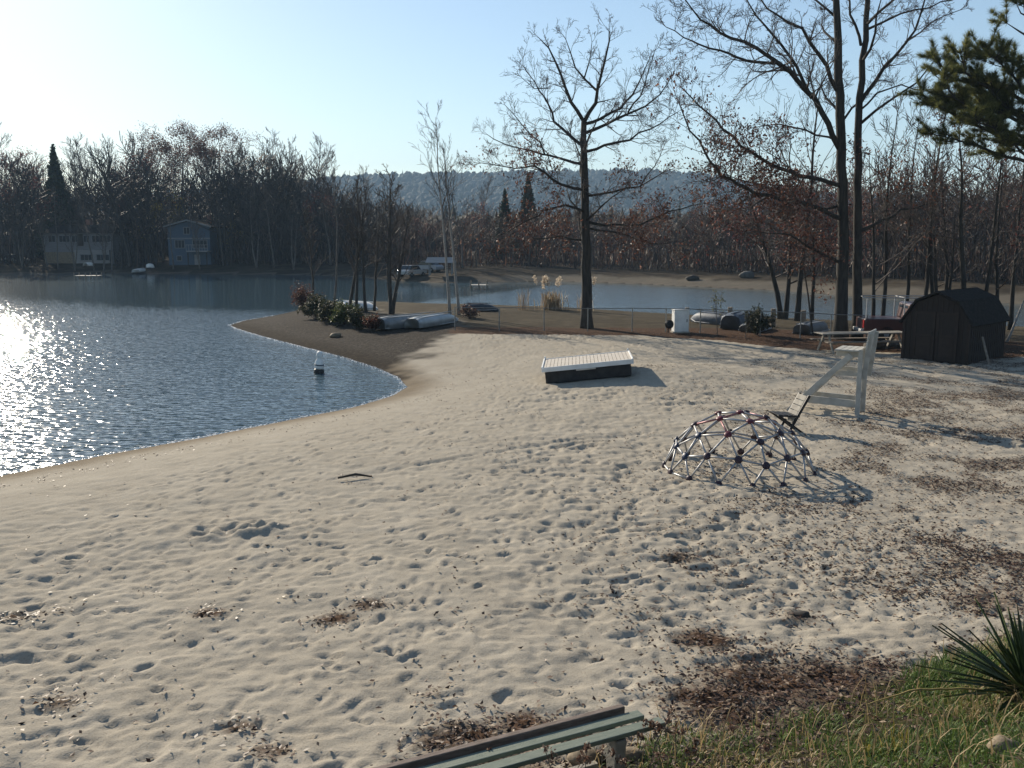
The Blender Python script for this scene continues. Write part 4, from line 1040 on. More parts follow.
for k, (px, py, h, lab) in enumerate([(492, 803, .40, 'dry brown weed in front of the middle of the green bench'), (556, 803, .44, 'short dry weed right of the one before the bench middle'), (584, 800, .46, 'dry weed against the lower slat, left of the bench foot'),
        (602, 800, .36, 'low dry weed before the concrete bench foot'), (636, 775, .42, 'tall dry weed with pale head at the bench end'), (648, 772, .5, 'tallest thin weed right of the bench end'), (662, 768, .35, 'bushy brown weed beside the tallest thin weed'),
        (676, 765, .30, 'brown weed with two heads where the grass begins'), (690, 770, .28, 'low brown weed in the grass edge below the leaf pile'), (655, 790, .33, 'dry weed at the bottom edge right of the bench'), (720, 770, .26, 'dry weed in the grass below the big leaf pile'), (760, 775, .24, 'dry weed at the bottom edge in mid grass'), (850, 745, .25, 'dry weed left of the yellow grass tuft'), (615, 790, .3, 'dry weed at the bottom edge under the bench foot')]):
    weed(px, py, h, lab, 400 + k)
grass_clump(905, 752, 40, .24, .25, 'tuft of long yellow green blades low in the bank grass', 'grass_tuft', 'leaf_yellow', bw=.006)
grass_clump(868, 758, 26, .2, .2, 'smaller yellow green tuft left of the long-bladed one', 'grass_tuft', 'leaf_yellow', bw=.006)

def yucca():
    p = GP(1027, 700); root = thing('yucca_plant', 'dark spiky yucca at the right edge of the bank', 'plant', tuple(p)); rnd = random.Random(9)
    vs, fs, r = [], [], []
    for k in range(105):
        az = rnd.uniform(0, 6.283); el = rnd.uniform(.15, 1.42); L = rnd.uniform(.55, .95); w = rnd.uniform(.024, .036)
        d = Vector((math.cos(az) * math.cos(el), math.sin(az) * math.cos(el), math.sin(el))); s = d.cross(Vector((0, 0, 1))).normalized() if abs(d.z) < .99 else Vector((1, 0, 0)); u = s.cross(d)
        b = len(vs); c = rnd.random()
        for t, ww in ((0, .6), (.3, 1), (.65, .75), (1, .03)):
            q = d * (L * t) + Vector((0, 0, .06 - .10 * t * t * (1 - el / 1.6))); vs += [q - s * w * ww + u * .006, q - u * .006, q + s * w * ww + u * .006]; r += [c] * 3
        for i in range(3):
            for j in (0, 1): fs.append((b + i * 3 + j, b + i * 3 + j + 1, b + i * 3 + j + 4, b + i * 3 + j + 3))
    link('blades', raw_mesh('blades', [tuple(v) for v in vs], [np.array(fs)], r), M['yucca'], root)
    MB().lathe([(.05, -.03), (.06, .04), (.03, .09)], 10).build('stem', M['post'], root)
yucca()
a = GP(1012, 705)
st = MB(); q0, q1, q2, q3 = a + Vector((0, .02, .10)), W(960, 688, a.y - .15), W(910, 690, a.y - .3), W(868, 704, a.y - .4)
pts, rs = resample([q0, q1, q2, q3], [.008, .009, .008, .003], .1, .003, random.Random(3))
tag(st.tube(pts, rs, 6).build('bent_stalk', mat('yellow stalk', (.28, .20, .07), .6, (.36, .28, .10), 9), None, smooth=True), 'long yellow bent stalk arching left from the yucca', 'stalk')
def rock(px, py, size, label, m='stone', seed=1, name='rock'):
    p = GP(px, py); rnd = random.Random(seed); n1, n2 = 14, 9; vs, fs = [], []
    for i in range(n2):
        th = math.pi * i / (n2 - 1)
        for k in range(n1):
            ph = 2 * math.pi * k / n1; nx_, ny_, nz_ = math.sin(th) * math.cos(ph), math.sin(th) * math.sin(ph), math.cos(th)
            f = 1 + .5 * float(vnoise(nx_ * 1.3 + seed * 3, ny_ * 1.3 + nz_ * 1.7, seed)) + (rnd.gauss(0, .03) if 0 < i < n2 - 1 else 0)
            vs.append((nx_ * size[0] * f, ny_ * size[1] * f, nz_ * size[2] * f + size[2] * .5))
    for i in range(n2 - 1):
        for k in range(n1): fs.append((i * n1 + k, i * n1 + (k + 1) % n1, (i + 1) * n1 + (k + 1) % n1, (i + 1) * n1 + k))
    o = MB().add(vs, fs).build(name, M[m], None, smooth=True); o.location = p; return tag(o, label, 'rock')
rock(1005, 757, (.11, .10, .07), 'pale tan rock in the grass at the lower right corner', seed=4)
rock(585, 762, (.16, .12, .07), 'pale flat rock under the end of the green bench', seed=5)
rock(632, 758, (.11, .09, .05), 'small grey rock beside the concrete bench foot', seed=6)
rock(798, 614, (.14, .10, .035), 'dark flat stone bedded in the sand above the bank grass', 'dark_wood', 7)
rock(747, 277.5, (.9, .7, .45), 'grey boulder on the far right bank', 'boulder', seed=8)
rock(692, 284.5, (.8, .5, .4), 'dark low boulder on the far tan shore', 'dark_wood', 9)
rock(335, 337, (.3, .25, .14), 'small grey stone on the dark peninsula soil', seed=10)
s = GP(338, 481); e = GP(372, 478)
tag(MB().tube([s + Vector((0, 0, .05)), s.lerp(e, .5) + Vector((0, .05, .10)), e + Vector((0, 0, .06))], [.02, .028, .015], 6).build('driftwood_stick', M['dark_wood'], None, smooth=True), 'dark crooked stick lying on the sand near the water', 'stick')

# ------------------------------------------------------------------ dome climber
def dome():
    c = GP(738, 468); root = thing('climbing_dome', 'low geodesic climbing dome of steel tubes standing on the sand', 'climbing frame', (c.x, c.y, c.z), R(8))
    t = (1 + 5 ** .5) / 2
    ico = [Vector(v).normalized() for v in [(-1, t, 0), (1, t, 0), (-1, -t, 0), (1, -t, 0), (0, -1, t), (0, 1, t), (0, -1, -t), (0, 1, -t), (t, 0, -1), (t, 0, 1), (-t, 0, -1), (-t, 0, 1)]]
    rot = ico[5].rotation_difference(Vector((0, 0, 1)))
    ico = [rot @ v for v in ico]
    el = min((ico[0] - ico[k]).length for k in range(1, 12)) * 1.01
    tris = [(i, j, k) for i in range(12) for j in range(i + 1, 12) for k in range(j + 1, 12) if max((ico[i] - ico[j]).length, (ico[j] - ico[k]).length, (ico[i] - ico[k]).length) < el]
    vs, edges = [], set()
    def vid(p):
        p = p.normalized()
        for q, w in enumerate(vs):
            if (w - p).length < 1e-3: return q
        vs.append(p); return len(vs) - 1
    for a, b, d in tris:
        g = {}
        for i in range(4):
            for j in range(4 - i): g[i, j] = vid(ico[a] * (3 - i - j) + ico[b] * i + ico[d] * j)
        for (i, j), q in g.items():
            for di, dj in ((1, 0), (0, 1), (-1, 1)):
                if (i + di, j + dj) in g: edges.add(tuple(sorted((q, g[i + di, j + dj]))))
    zs = sorted(vs, key=lambda v: -v.z)[45].z - .02
    RAD = 1.44
    pos = {i: Vector((v.x * RAD, v.y * RAD, max(0.03, (v.z - zs) * RAD * .93))) for i, v in enumerate(vs) if v.z > zs - .001}
    zb = min(vs[i].z for i in pos)
    basev = {i for i in pos if vs[i].z < zb + .09}
    for i in basev: q = vs[i]; f = 1.43 / math.hypot(q.x, q.y); pos[i] = Vector((q.x * f, q.y * f, .035))
    E = [e for e in edges if e[0] in pos and e[1] in pos]
    cam = Matrix.Rotation(R(-8), 3, 'Z') @ (Vector((0, 0, CAMZ)) - c)
    E = [e for e in E if not (e[0] in basev and e[1] in basev and (pos[e[0]] + pos[e[1]]).x > -2.45)]
    E.sort(key=lambda e: ((pos[e[0]] + pos[e[1]]) / 2 - cam).length)
    rest = MB()
    for n, (a, b) in enumerate(E):
        mid = (pos[a] + pos[b]) / 2
        m = M['tube_red'] if mid.z > .93 and (a + b) % 2 == 0 else M['steel']
        if n < 100: MB().tube([pos[a], pos[b]], .019, 8).build('bar', m, root, smooth=True)
        else: rest.tube([pos[a], pos[b]], .019, 8)
    if rest.v: o = rest.build('bars', M['steel'], root, smooth=True); o['kind'] = 'stuff'
    rnd = random.Random(2)
    for i, p in pos.items():
        n = vs[i].copy()
        if i in basev: n = Vector((n.x, n.y, .2)).normalized()
        mb = MB().lathe([(.02, -.038), (.058, -.032), (.075, -.013), (.075, .013), (.058, .032), (.02, .038)], 12)
        q = Vector((0, 0, 1)).rotation_difference(n); mb.v = [tuple(q @ Vector(v) + p) for v in mb.v]
        m = (M['hub_red'] if rnd.random() < .45 else M['hub_dark']) if p.z > .8 else M['hub_blue'] if (p.x < .0 and i not in basev and rnd.random() < .8) else M['hub_dark']
        if i in basev: m = M['hub_dark']
        mb.build('connector', m, root, smooth=True)
dome()

# ------------------------------------------------------------------ lifeguard chair
def lifeguard():
    p = GP(857, 416); root = thing('lifeguard_chair', 'weathered white wooden lifeguard chair with sloping front legs facing the lake', 'lifeguard chair', tuple(p), R(149))
    # local +x = the way the chair faces, +y = towards the viewer's side
    for y in (.0, -.74):
        MB().beam((0, y, -.15), (0, y, 1.66), .09, .11, (0, 1, 0)).build('post', M['white_paint'], root, .008)
        MB().beam((.22, y + .06, 1.52), (1.70, y + .06, -.06), .045, .145, (0, 1, 0)).build('sloping_leg', M['white_paint'], root, .006)
        MB().beam((-.02, y - .08, .26), (1.52, y - .08, .30), .045, .19, (0, 1, 0)).build('bottom_rail', M['white_paint'], root, .006)
        MB().beam((-.02, y - .08, 1.04), (.74, y - .08, 1.04), .04, .13, (0, 1, 0)).build('middle_rail', M['white_paint'], root, .006)
        MB().beam((-.085, y - .10, .9), (-.20, y - .10, 2.06), .05, .12, (0, 1, 0)).build('back_post', M['white_paint'], root, .006)
        MB().beam((-.02, y - .08, 1.53), (.60, y - .08, 1.53), .04, .14, (0, 1, 0)).build('seat_rail', M['white_paint'], root, .006)
    for k in range(4): MB().box((.09 + .15 * k, -.37, 1.63), (.138, .98, .04)).build('seat_slat', M['white_paint'], root, .006)
    r = Matrix.Rotation(-.10, 3, 'Y')
    for k in range(2): MB().box((-.135 - .022 * k, -.46, 1.78 + .23 * k), (.035, 1.0, .21), r).build('back_board', M['white_paint'], root, .006)
    for (x, z) in ((1.42, .28), (1.14, .60), (.84, .92), (.54, 1.24)): MB().box((x - .05, -.34, z), (.15, .70, .035)).build('step', M['white_paint'], root, .005)
    MB().beam((.06, -.70, .36), (.06, -.04, 1.3), .03, .10).build('cross_brace', M['white_paint'], root, .004)
lifeguard()
def folding_chair():
    p = GP(787, 431); root = thing('folding_chair', 'black-framed folding chair with pale slats between the dome and the lifeguard chair', 'chair', tuple(p), R(188)); root.scale = (.86, .86, .86)
    # local +x = the way it faces
    for y in (-.27, .27):
        MB().beam((-.46, y, 1.02), (.10, y, .0), .035, .075, (0, 1, 0)).build('back_frame', M['black'], root, .004)
        MB().beam((-.34, y * .86, .0), (.36, y * .86, .50), .03, .05, (0, 1, 0)).build('leg', M['black'], root, .004)
        MB().beam((-.20, y * 1.08, .46), (.40, y * 1.08, .50), .03, .04, (0, 1, 0)).build('seat_frame', M['black'], root, .004)
    for k in range(5):
        t = .10 + .17 * k * .8; MB().box((-.46 + .56 * t + .03, 0, 1.02 - 1.02 * t + .02), (.02, .50, .14), Matrix.Rotation(-.5, 3, 'Y')).build('back_slat', M['table_wood'], root, .003)
    for k in range(4): MB().box((-.12 + .15 * k, 0, .485 + .01 * k), (.12, .54, .02)).build('seat_slat', M['black'], root, .003)
folding_chair()

# ------------------------------------------------------------------ swim raft
def raft():
    a = GP(544, 384.5)
    root = thing('swim_raft', 'white-trimmed swim raft with grey deck boards hauled up on the sand', 'raft', (a.x, a.y, a.z - .02)); root.rotation_euler = (0, -R(6.2), -R(4))
    L, D, H = 2.86, 2.25, .46
    n = 24
    dk = MB()
    for k in range(n): dk.box((L * (k + .5) / n, D / 2, H + .06), (L / n - .012, D - .1, .035))
    dk.build('deck', M['deck'], root)
    for nm, c, s in (('trim_board', (L / 2, -.0, H + .02), (L + .06, .045, .15)), ('trim_board', (L / 2, D, H + .02), (L + .06, .045, .15)), ('trim_board', (-.005, D / 2, H + .035), (.05, D - .05, .15)), ('trim_board', (L + .005, D / 2, H + .035), (.05, D - .05, .15))):
        MB().box(c, s).build(nm, M['white_clean'], root, .008)
    for y in (.30, 1.10, 1.92): MB().box((L / 2, y, H / 2 - .03), (L - .12, .42, H - .06)).build('float', M['black'], root, .04)
    for x in (.2, L / 2, L - .2): MB().box((x, D / 2, H - .03), (.06, D - .1, .09)).build('joist', M['dark_wood'], root)
    MB().box((L * .48, -.035, H - .075), (.62, .022, .05)).build('hand_rail', M['deck'], root, .006)
    for x in (.02, L - .02):
        MB().tube([(x, D - .02, H + .07), (x, D - .02, H + .17)], .03, 8).build('corner_post', M['white_clean'], root)
raft()

# ------------------------------------------------------------------ buoy
x, y = P(319, 373, 0); root = thing('buoy', 'white swim buoy with a dark base floating near the shore', 'buoy', (x, y, 0)); root.rotation_euler = (R(4), R(5), 0)
MB().lathe([(.10, -.22), (.19, -.12), (.20, .02), (.19, .13), (.15, .17)], 20).build('float_collar', M['black'], root, smooth=True)
MB().lathe([(.15, .165), (.175, .22), (.165, .42), (.13, .5), (.10, .56), (.115, .62), (.125, .72), (.10, .80), (.05, .84)], 20).build('body', M['white_clean'], root, smooth=True)
MB().lathe([(.168, .30), (.178, .305), (.178, .345), (.168, .35)], 20).build('band', M['tarp'], root, smooth=True)

# ------------------------------------------------------------------ boats
def hull(L, Wd, H, name, m, root, upside=False, n=15, k=9, transom=True):
    vs, fs = [], []
    for i in range(n):
        t = i / (n - 1); x = (t - .5) * L
        f = 1 - max(0, (t - .45) / .55) ** 2.2; f *= 1 - (.22 if transom else 1) * max(0, (.3 - t) / .3) ** 2
        f = max(f, .03); h = H * (1 + .35 * max(0, (t - .6) / .4) ** 2)
        for j in range(k):
            a = math.pi * j / (k - 1); s, c = math.sin(a), math.cos(a)
            yy = Wd / 2 * f * math.copysign(abs(c) ** .65, c); zz = -H * s ** .6 * (.55 + .45 * f)
            zz += (h - H) + H * .0
            vs.append((x, yy, -zz if upside else H + zz))
    for i in range(n - 1):
        for j in range(k - 1): fs.append((i * k + j, i * k + j + 1, (i + 1) * k + j + 1, (i + 1) * k + j))
    fs += [tuple(range(k)), tuple(range((n - 1) * k, n * k))[::-1]]
    o = MB().add(vs, fs).build(name, m, root, smooth=True)
    sd = o.modifiers.new('solid', 'SOLIDIFY'); sd.thickness = .03
    return o
def rowboat(px0, py0, px1, py1, label, m, wd=1.25, h=.5, turn=None):
    a, b = GP(px0, py0), GP(px1, py1); L = (b - a).length; c = (a + b) / 2
    if turn is not None: L = max(L, 3.0); b = a + Vector((math.cos(R(turn)), math.sin(R(turn)), 0)) * L
    root = thing('rowboat', label, 'boat', (c.x, c.y, c.z + .05), math.atan2(b.y - a.y, b.x - a.x)); root.rotation_euler[0] = R(random.uniform(-4, 4))
    hull(L, wd, h, 'hull', m, root, True)
    MB().beam((-L / 2 + .1, 0, h + .015), (L / 2 - .5, 0, h + .02), .05, .035).build('keel', m, root)
    for y in (-.3, .3): MB().beam((-L / 2 + .15, y * wd, h * .93), (L / 2 - .9, y * wd, h * .93), .03, .03).build('strake', m, root)
    for s in (-1, 1): MB().tube([(-L / 2, s * wd * .40, .05), (-.2, s * wd * .5, .04), (L * .2, s * wd * .48, .04), (L / 2 - .1, s * .08, .1)], .025, 6).build('gunwale', M['steel'], root)
    return root
rowboat(379, 331, 441, 323, 'longer dull silver rowboat lying keel up on the peninsula', M['alu'], 1.25, .62)
rowboat(412, 329.5, 458, 321, 'brighter silver rowboat keel up, overlapping the duller one', mat('bright aluminium', (.42, .44, .45), .45, (.33, .35, .36), 3, .1, 12, metal=.4), 1.15, .55)
rowboat(342, 309, 378, 310, 'white rowboat keel up in the sun behind the alders', M['white_clean'], 1.4, .5)
rowboat(316, 309.5, 330, 308.5, 'short white dinghy keel up behind the peninsula bushes', M['white_clean'], 1.1, .5)
rowboat(465, 311, 499, 311.5, 'low boat under a dark cover at the water right of the birches', M['tarp_dark'], 1.4, .45)
rowboat(727, 328, 748, 327, 'small boat under a blue grey tarpaulin behind the fence', M['tarp'], 1.3, .75, 62)
rowboat(703, 323, 716, 323.5, 'dark blue dinghy beside the yellow sapling', M['tarp'], 1.0, .6, 120)
rowboat(749, 330, 764, 330, 'flat pale grey covered boat between the two wooden posts', M['tarp_grey'], 1.2, .35, 60)
rowboat(806, 332, 822, 333, 'grey canoe keel up behind the fence left of the double oak', M['tarp_grey'], 1.1, .5, 50)
rowboat(136, 277, 145, 276.5, 'tiny pale boat on the far shore below the blue house, left one', M['white_clean'], 1.5, .5)
rowboat(148, 277, 155, 276.5, 'tiny bright white boat on the far shore left of the blue house', M['white_clean'], 1.5, .6)
rowboat(86, 276, 95, 275.5, 'tiny white boat on the far shore below the long pale house', M['white_clean'], 1.5, .6)

# ------------------------------------------------------------------ fence
def fence():
    line = [(455, 330.5), (544, 331), (632, 331.5), (700, 333), (760, 336), (800, 338), (830, 340), (866, 342)]
    pts = [GP(*q) for q in line]; root = thing('chainlink_fence', 'low grey chain-link fence running along the edge of the sand', 'fence', tuple(pts[0])); o = pts[0]
    dense = []
    for a, b in zip(pts[:-1], pts[1:]):
        n = max(1, round((b - a).length / 2.1))
        for k in range(n): dense.append(a.lerp(b, k / n))
    dense.append(pts[-1])
    for p in dense: p.z = float(ground_at(p.x, p.y)[0])
    for p in dense: MB().tube([p - o - Vector((0, 0, .1)), p - o + Vector((0, 0, 1.18))], .028, 8).build('post', M['fence'], root)
    MB().tube([p - o + Vector((0, 0, 1.15)) for p in dense], .02, 6).build('top_rail', M['fence'], root)
    segs = []
    for a, b in zip(dense[:-1], dense[1:]):
        L = (b - a).length; d = (b - a) / L; h = 1.12; st = .085
        for sgn in (1, -1):
            t = -h
            while t < L:
                s0, s1 = max(t, 0), min(t + h, L); z0, z1 = s0 - t, s1 - t
                if sgn < 0: z0, z1 = h - z0, h - z1
                p0 = a - o + d * s0 + Vector((0, 0, z0 + .02)); p1 = a - o + d * s1 + Vector((0, 0, z1 + .02)); segs.append((*p0, *p1, 0.0016, 0.0016)); t += st
    link('wire_mesh', segs_mesh('wire_mesh', [(segs, 3)]), mat('dull wire', (.05, .05, .048), .8, (.08, .08, .075), 8), root)
fence()
def post(px, py, h, label, r=.13):
    p = GP(px, py); rnd = random.Random(int(px)); root = thing('wooden_post', label, 'post', tuple(p), rnd.uniform(0, 3), 'short posts at the water'); root.rotation_euler[1] = rnd.gauss(0, .03)
    MB().lathe([(r * 1.04, -.15), (r, .3), (r * .98, h - .04), (r * .9, h)], 12).build('shaft', M['post'], root, smooth=False)
    MB().lathe([(r * 1.06, h * .6), (r * 1.08, h * .6 + .01), (r * 1.08, h * .6 + .05), (r * 1.06, h * .6 + .06)], 12).build('rope_band', M['brown_rail'], root)
post(730, 325, .95, 'short dark post beside the tarpaulin-covered boat'); post(773, 327, .95, 'short pale brown post left of the forked red oak'); post(803, 329, .95, 'short grey post right of the slender bare tree'); post(686, 332, 1.2, 'dark post right behind the white cabinet', .1)
p = GP(680, 332.5); root = thing('utility_cabinet', 'white metal utility cabinet standing at the fence', 'cabinet', tuple(p), R(6))
MB().box((0, 0, .58), (.72, .5, 1.04)).build('body', M['white_clean'], root, .015); MB().box((0, -.256, .58), (.64, .014, .94)).build('door', M['white_clean'], root, .004)
MB().box((.25, -.275, .6), (.03, .025, .14)).build('handle', M['black'], root); MB().box((0, 0, 1.12), (.78, .56, .04)).build('lid', M['white_clean'], root, .008); MB().box((0, 0, .0), (.8, .58, .14)).build('plinth', M['concrete'], root)
p = GP(668, 333); root = thing('hose_reel', 'small dark hose reel on a stake left of the white cabinet', 'hose reel', tuple(p), R(20))
MB().tube([(0, 0, -.1), (0, 0, .62)], .03, 8).build('stake', M['dark_wood'], root)
mb = MB().lathe([(.10, -.07), (.21, -.06), (.21, -.04), (.13, -.03), (.13, .03), (.21, .04), (.21, .06), (.10, .07)], 18); q = Matrix.Rotation(R(90), 3, 'X'); mb.v = [tuple(q @ Vector(v) + Vector((0, -.1, .42))) for v in mb.v]; mb.build('drum', M['black'], root, smooth=True)
mid_tree(717, 335, 290, 'thin sapling with a few yellow leaves behind the fence', 'yellow_sapling', seed=260, r=.025, clear=.4, nlimb=9, spread=.3, lev=1, rmin=.006, leafm='leaf_yellow', leaf_size=.05, leaf_share=.8, per=3, bark='bark_grey', twigm='twig', sp_leaf=.1)
mid_tree(745, 337, 308, 'thin leafless sapling between the yellow one and the dark shrub', 'bare_sapling', seed=261, r=.022, clear=.3, nlimb=9, spread=.3, lev=1, rmin=.006, bark='bark_grey', twigm='twig')
s0 = GP(813, 335); s1 = W(802, 256, s0.y)
tag(MB().tube([s0 - Vector((0, 0, .1)), s0.lerp(s1, .5) + Vector((.03, 0, 0)), s1], [.05, .04, .025], 8).build('leaning_pole', M['dark_wood'], None), 'thin dark pole leaning left, left of the double oak', 'pole')

# ------------------------------------------------------------------ long picnic table behind the chair
def table():
    a, b = GP(818, 352), GP(902, 350); c = (a + b) / 2; L = (b - a).length * 1.02
    root = thing('picnic_table', 'long pale wooden picnic table beneath the double oak', 'table', (c.x, c.y, c.z), math.atan2(b.y - a.y, b.x - a.x))
    for k in range(4): MB().box((0, -.3 + .2 * k, .74), (L, .185, .04)).build('top_board', M['table_wood'], root, .006)
    for y in (-.68, .68): MB().box((0, y, .44), (L * .98, .24, .04)).build('bench_board', M['post'], root, .006)
    for x in (-L / 2 + .35, L / 2 - .35):
        for s in (-1, 1): MB().beam((x, s * .72, -.1), (x, s * .16, .72), .045, .10, (1, 0, 0)).build('leg', M['table_wood'], root)
        MB().beam((x + .05, -.8, .40), (x + .05, .8, .40), .04, .09).build('cross_bar', M['post'], root)
table()
p0, p1 = GP(866, 349), GP(902, 346)
tag(MB().tube([p0 + Vector((0, 0, .12)), p0.lerp(p1, .5) + Vector((0, 0, .15)), p1 + Vector((0, 0, .13))], [.16, .15, .13], 10).build('fallen_log', M['bark_grey'], None, smooth=True), 'pale fallen log on the leaves in front of the red pickup', 'log')

# ------------------------------------------------------------------ shed
def shed():
    fl, fr = GP(901, 358), GP(968, 364)
    d = Vector((fr.x - fl.x, fr.y - fl.y, 0)); w = d.length; ang = math.atan2(d.y, d.x)
    root = thing('garden_shed', 'dark brown barn-roofed shed with double doors', 'shed', tuple(fl), ang)
    D, e, k, pk = 3.7, 1.45, 2.14, 2.44; ov = .12
    prof = [(0, -.15), (w, -.15), (w, e), (w * .80, k), (w / 2, pk), (w * .20, k), (0, e)]
    MB().prism(prof, 0, D).build('wall', M['shed'], root)
    sd = MB()
    for q in range(13):
        x = w * (q + .5) / 13; zt = np.interp(x, [0, w * .2, w / 2, w * .8, w], [e, k, pk, k, e]) - .06
        sd.box((x, -.010, zt / 2), (.035, .018, zt))
    for q in range(18): sd.box((w + .010, D * (q + .5) / 18, e / 2), (.018, .035, e - .02))
    sd.build('batten', M['shed_trim'], root)
    rp = [(-.10, e - .12), (w * .20 - .02, k + .03), (w / 2, pk + .05), (w * .80 + .02, k + .03), (w + .10, e - .12), (w + .13, e - .08), (w * .80 + .05, k + .10), (w / 2, pk + .13), (w * .20 - .05, k + .10), (-.13, e - .08)]
    MB().prism(rp, -ov, D + ov).build('roof', M['shingle'], root)
    for s in (-1, 1):
        x = w / 2 + s * .40; dr = MB().box((x, -.030, .92), (.76, .03, 1.78)).build('door', M['shed'], root, .004)
        f = MB()
        for cx, cz, sx, sz in ((x - .33, .92, .09, 1.78), (x + .33, .92, .09, 1.78), (x, .09, .57, .10), (x, 1.76, .57, .10), (x, .95, .57, .09)): f.box((cx, -.052, cz), (sx, .014, sz))
        f.build('door_frame', M['shed_trim'], dr); MB().box((x - s * .30, -.075, 1.0), (.03, .03, .14)).build('handle', M['black'], dr)
        MB().box((x, -.052, .52), (.5, .006, .7)).build('panel', M['shed_trim'], dr)
    for x in (0.05, w - .05): MB().box((x, -.033, e / 2), (.10, .03, e)).build('corner_board', M['shed_trim'], root)
    p = GP(987, 364); q = root.matrix_world
    tag(MB().beam(p + Vector((0, -.15, 0)), p + Vector((-.12, .25, .95)), .09, .025).build('loose_plank', M['post'], None), 'narrow pale plank leaning against the right side of the shed', 'plank')
shed()

# ------------------------------------------------------------------ pickup
def wheel(root, c, r, w=.2):
    mb = MB().lathe([(r * .62, -w / 2), (r * .94, -w / 2), (r, -w * .3), (r, w * .3), (r * .94, w / 2), (r * .62, w / 2)], 20); q = Matrix.Rotation(R(90), 3, 'X'); mb.v = [tuple(q @ Vector(v) + Vector(c)) for v in mb.v]
    t = mb.build('wheel', M['rubber'], root, smooth=False)
    mb = MB().lathe([(.03, -w * .52), (r * .3, -w * .50), (r * .6, -w * .44), (r * .6, w * .44), (r * .3, w * .5), (.03, w * .52)], 14); mb.v = [tuple(q @ Vector(v) + Vector(c)) for v in mb.v]; mb.build('rim', M['alu'], t, smooth=True)
def pickup():
    p = GP(866, 343); root = thing('pickup_truck', 'dark red pickup with a pipe rack parked half behind the shed', 'pickup', (p.x, p.y + .9, p.z), R(-8))
    Wd = 1.8
    MB().prism([(0, .42), (4.95, .42), (5.05, .6), (5.0, .98), (3.6, 1.05), (0.02, 1.05)], -Wd / 2, Wd / 2).build('body', M['truck_red'], root, .04)
    MB().prism([(1.75, 1.052), (3.75, 1.052), (3.1, 1.66), (2.95, 1.72), (1.95, 1.72), (1.85, 1.66)], -Wd / 2 + .1, Wd / 2 - .1).build('cab', M['truck_red'], root, .04)
    for s in (-1, 1):
        y = s * (Wd / 2 - .1) + s * .006
        MB().prism([(1.98, 1.12), (2.62, 1.12), (2.62, 1.60), (2.03, 1.60)], y - .005, y + .005).build('window', M['glass'], root)
        MB().prism([(2.70, 1.12), (3.5, 1.12), (3.02, 1.60), (2.70, 1.60)], y - .005, y + .005).build('window', M['glass'], root)
        y2 = s * (Wd / 2) + s * .005
        MB().prism([(2.0, .55), (3.3, .55), (3.3, 1.0), (2.0, 1.0)], y2 - .004, y2 + .004).build('door', M['truck_red'], root)
        MB().box((.02, s * .78, .82), (.06, .16, .32)).build('taillight', M['light_red'], root)
        for x in (.95, 4.1): wheel(root, (x, s * (Wd / 2 - .12), .36), .36, .24)
        for x in (.1, 1.65): MB().tube([(x, s * .78, 1.04), (x, s * .78, 1.95)], .025, 6).build('rack_post', M['steel'], root)
        MB().tube([(-.1, s * .78, 1.95), (3.3, s * .78, 1.95)], .025, 6).build('rack_rail', M['steel'], root)
    for x in (.1, 1.65): MB().tube([(x, -.78, 1.95), (x, .78, 1.95)], .022, 6).build('rack_bar', M['steel'], root)
    MB().box((1.83, 0, 1.38), (.02, 1.3, .42)).build('rear_window', M['glass'], root); MB().box((-.06, 0, .52), (.14, 1.75, .16)).build('bumper', M['steel'], root, .03); MB().box((-.012, 0, .82), (.03, 1.35, .42)).build('tailgate', M['truck_red'], root, .01)
pickup()

def far_car(px, py, label, m, rz):
    p = GP(px, py); root = thing('parked_car', label, 'car', tuple(p), rz); Wd = 1.75
    MB().prism([(-2.1, .35), (2.1, .35), (2.15, .7), (1.2, .9), (-1.9, .95), (-2.15, .75)], -Wd / 2, Wd / 2).build('body', m, root, .05)
    MB().prism([(-1.6, .94), (1.05, .90), (.45, 1.42), (-1.1, 1.45)], -Wd / 2 + .12, Wd / 2 - .12).build('cabin', M['glass'], root, .04)
    MB().prism([(.42, 1.43), (-1.08, 1.46), (-1.0, 1.50), (.35, 1.48)], -Wd / 2 + .14, Wd / 2 - .14).build('roof', m, root)
    for x in (-1.3, 1.3):
        for s in (-1, 1): wheel(root, (x, s * .78, .33), .33)
far_car(412, 278, 'sunlit white car on the far lawn left of the birches', M['car_white'], R(62)); far_car(427, 272, 'small grey car behind the white one on the far lawn', M['car_grey'], R(150)); far_car(16, 263, 'light car under the trees at the far left edge', M['car_white'], R(10))

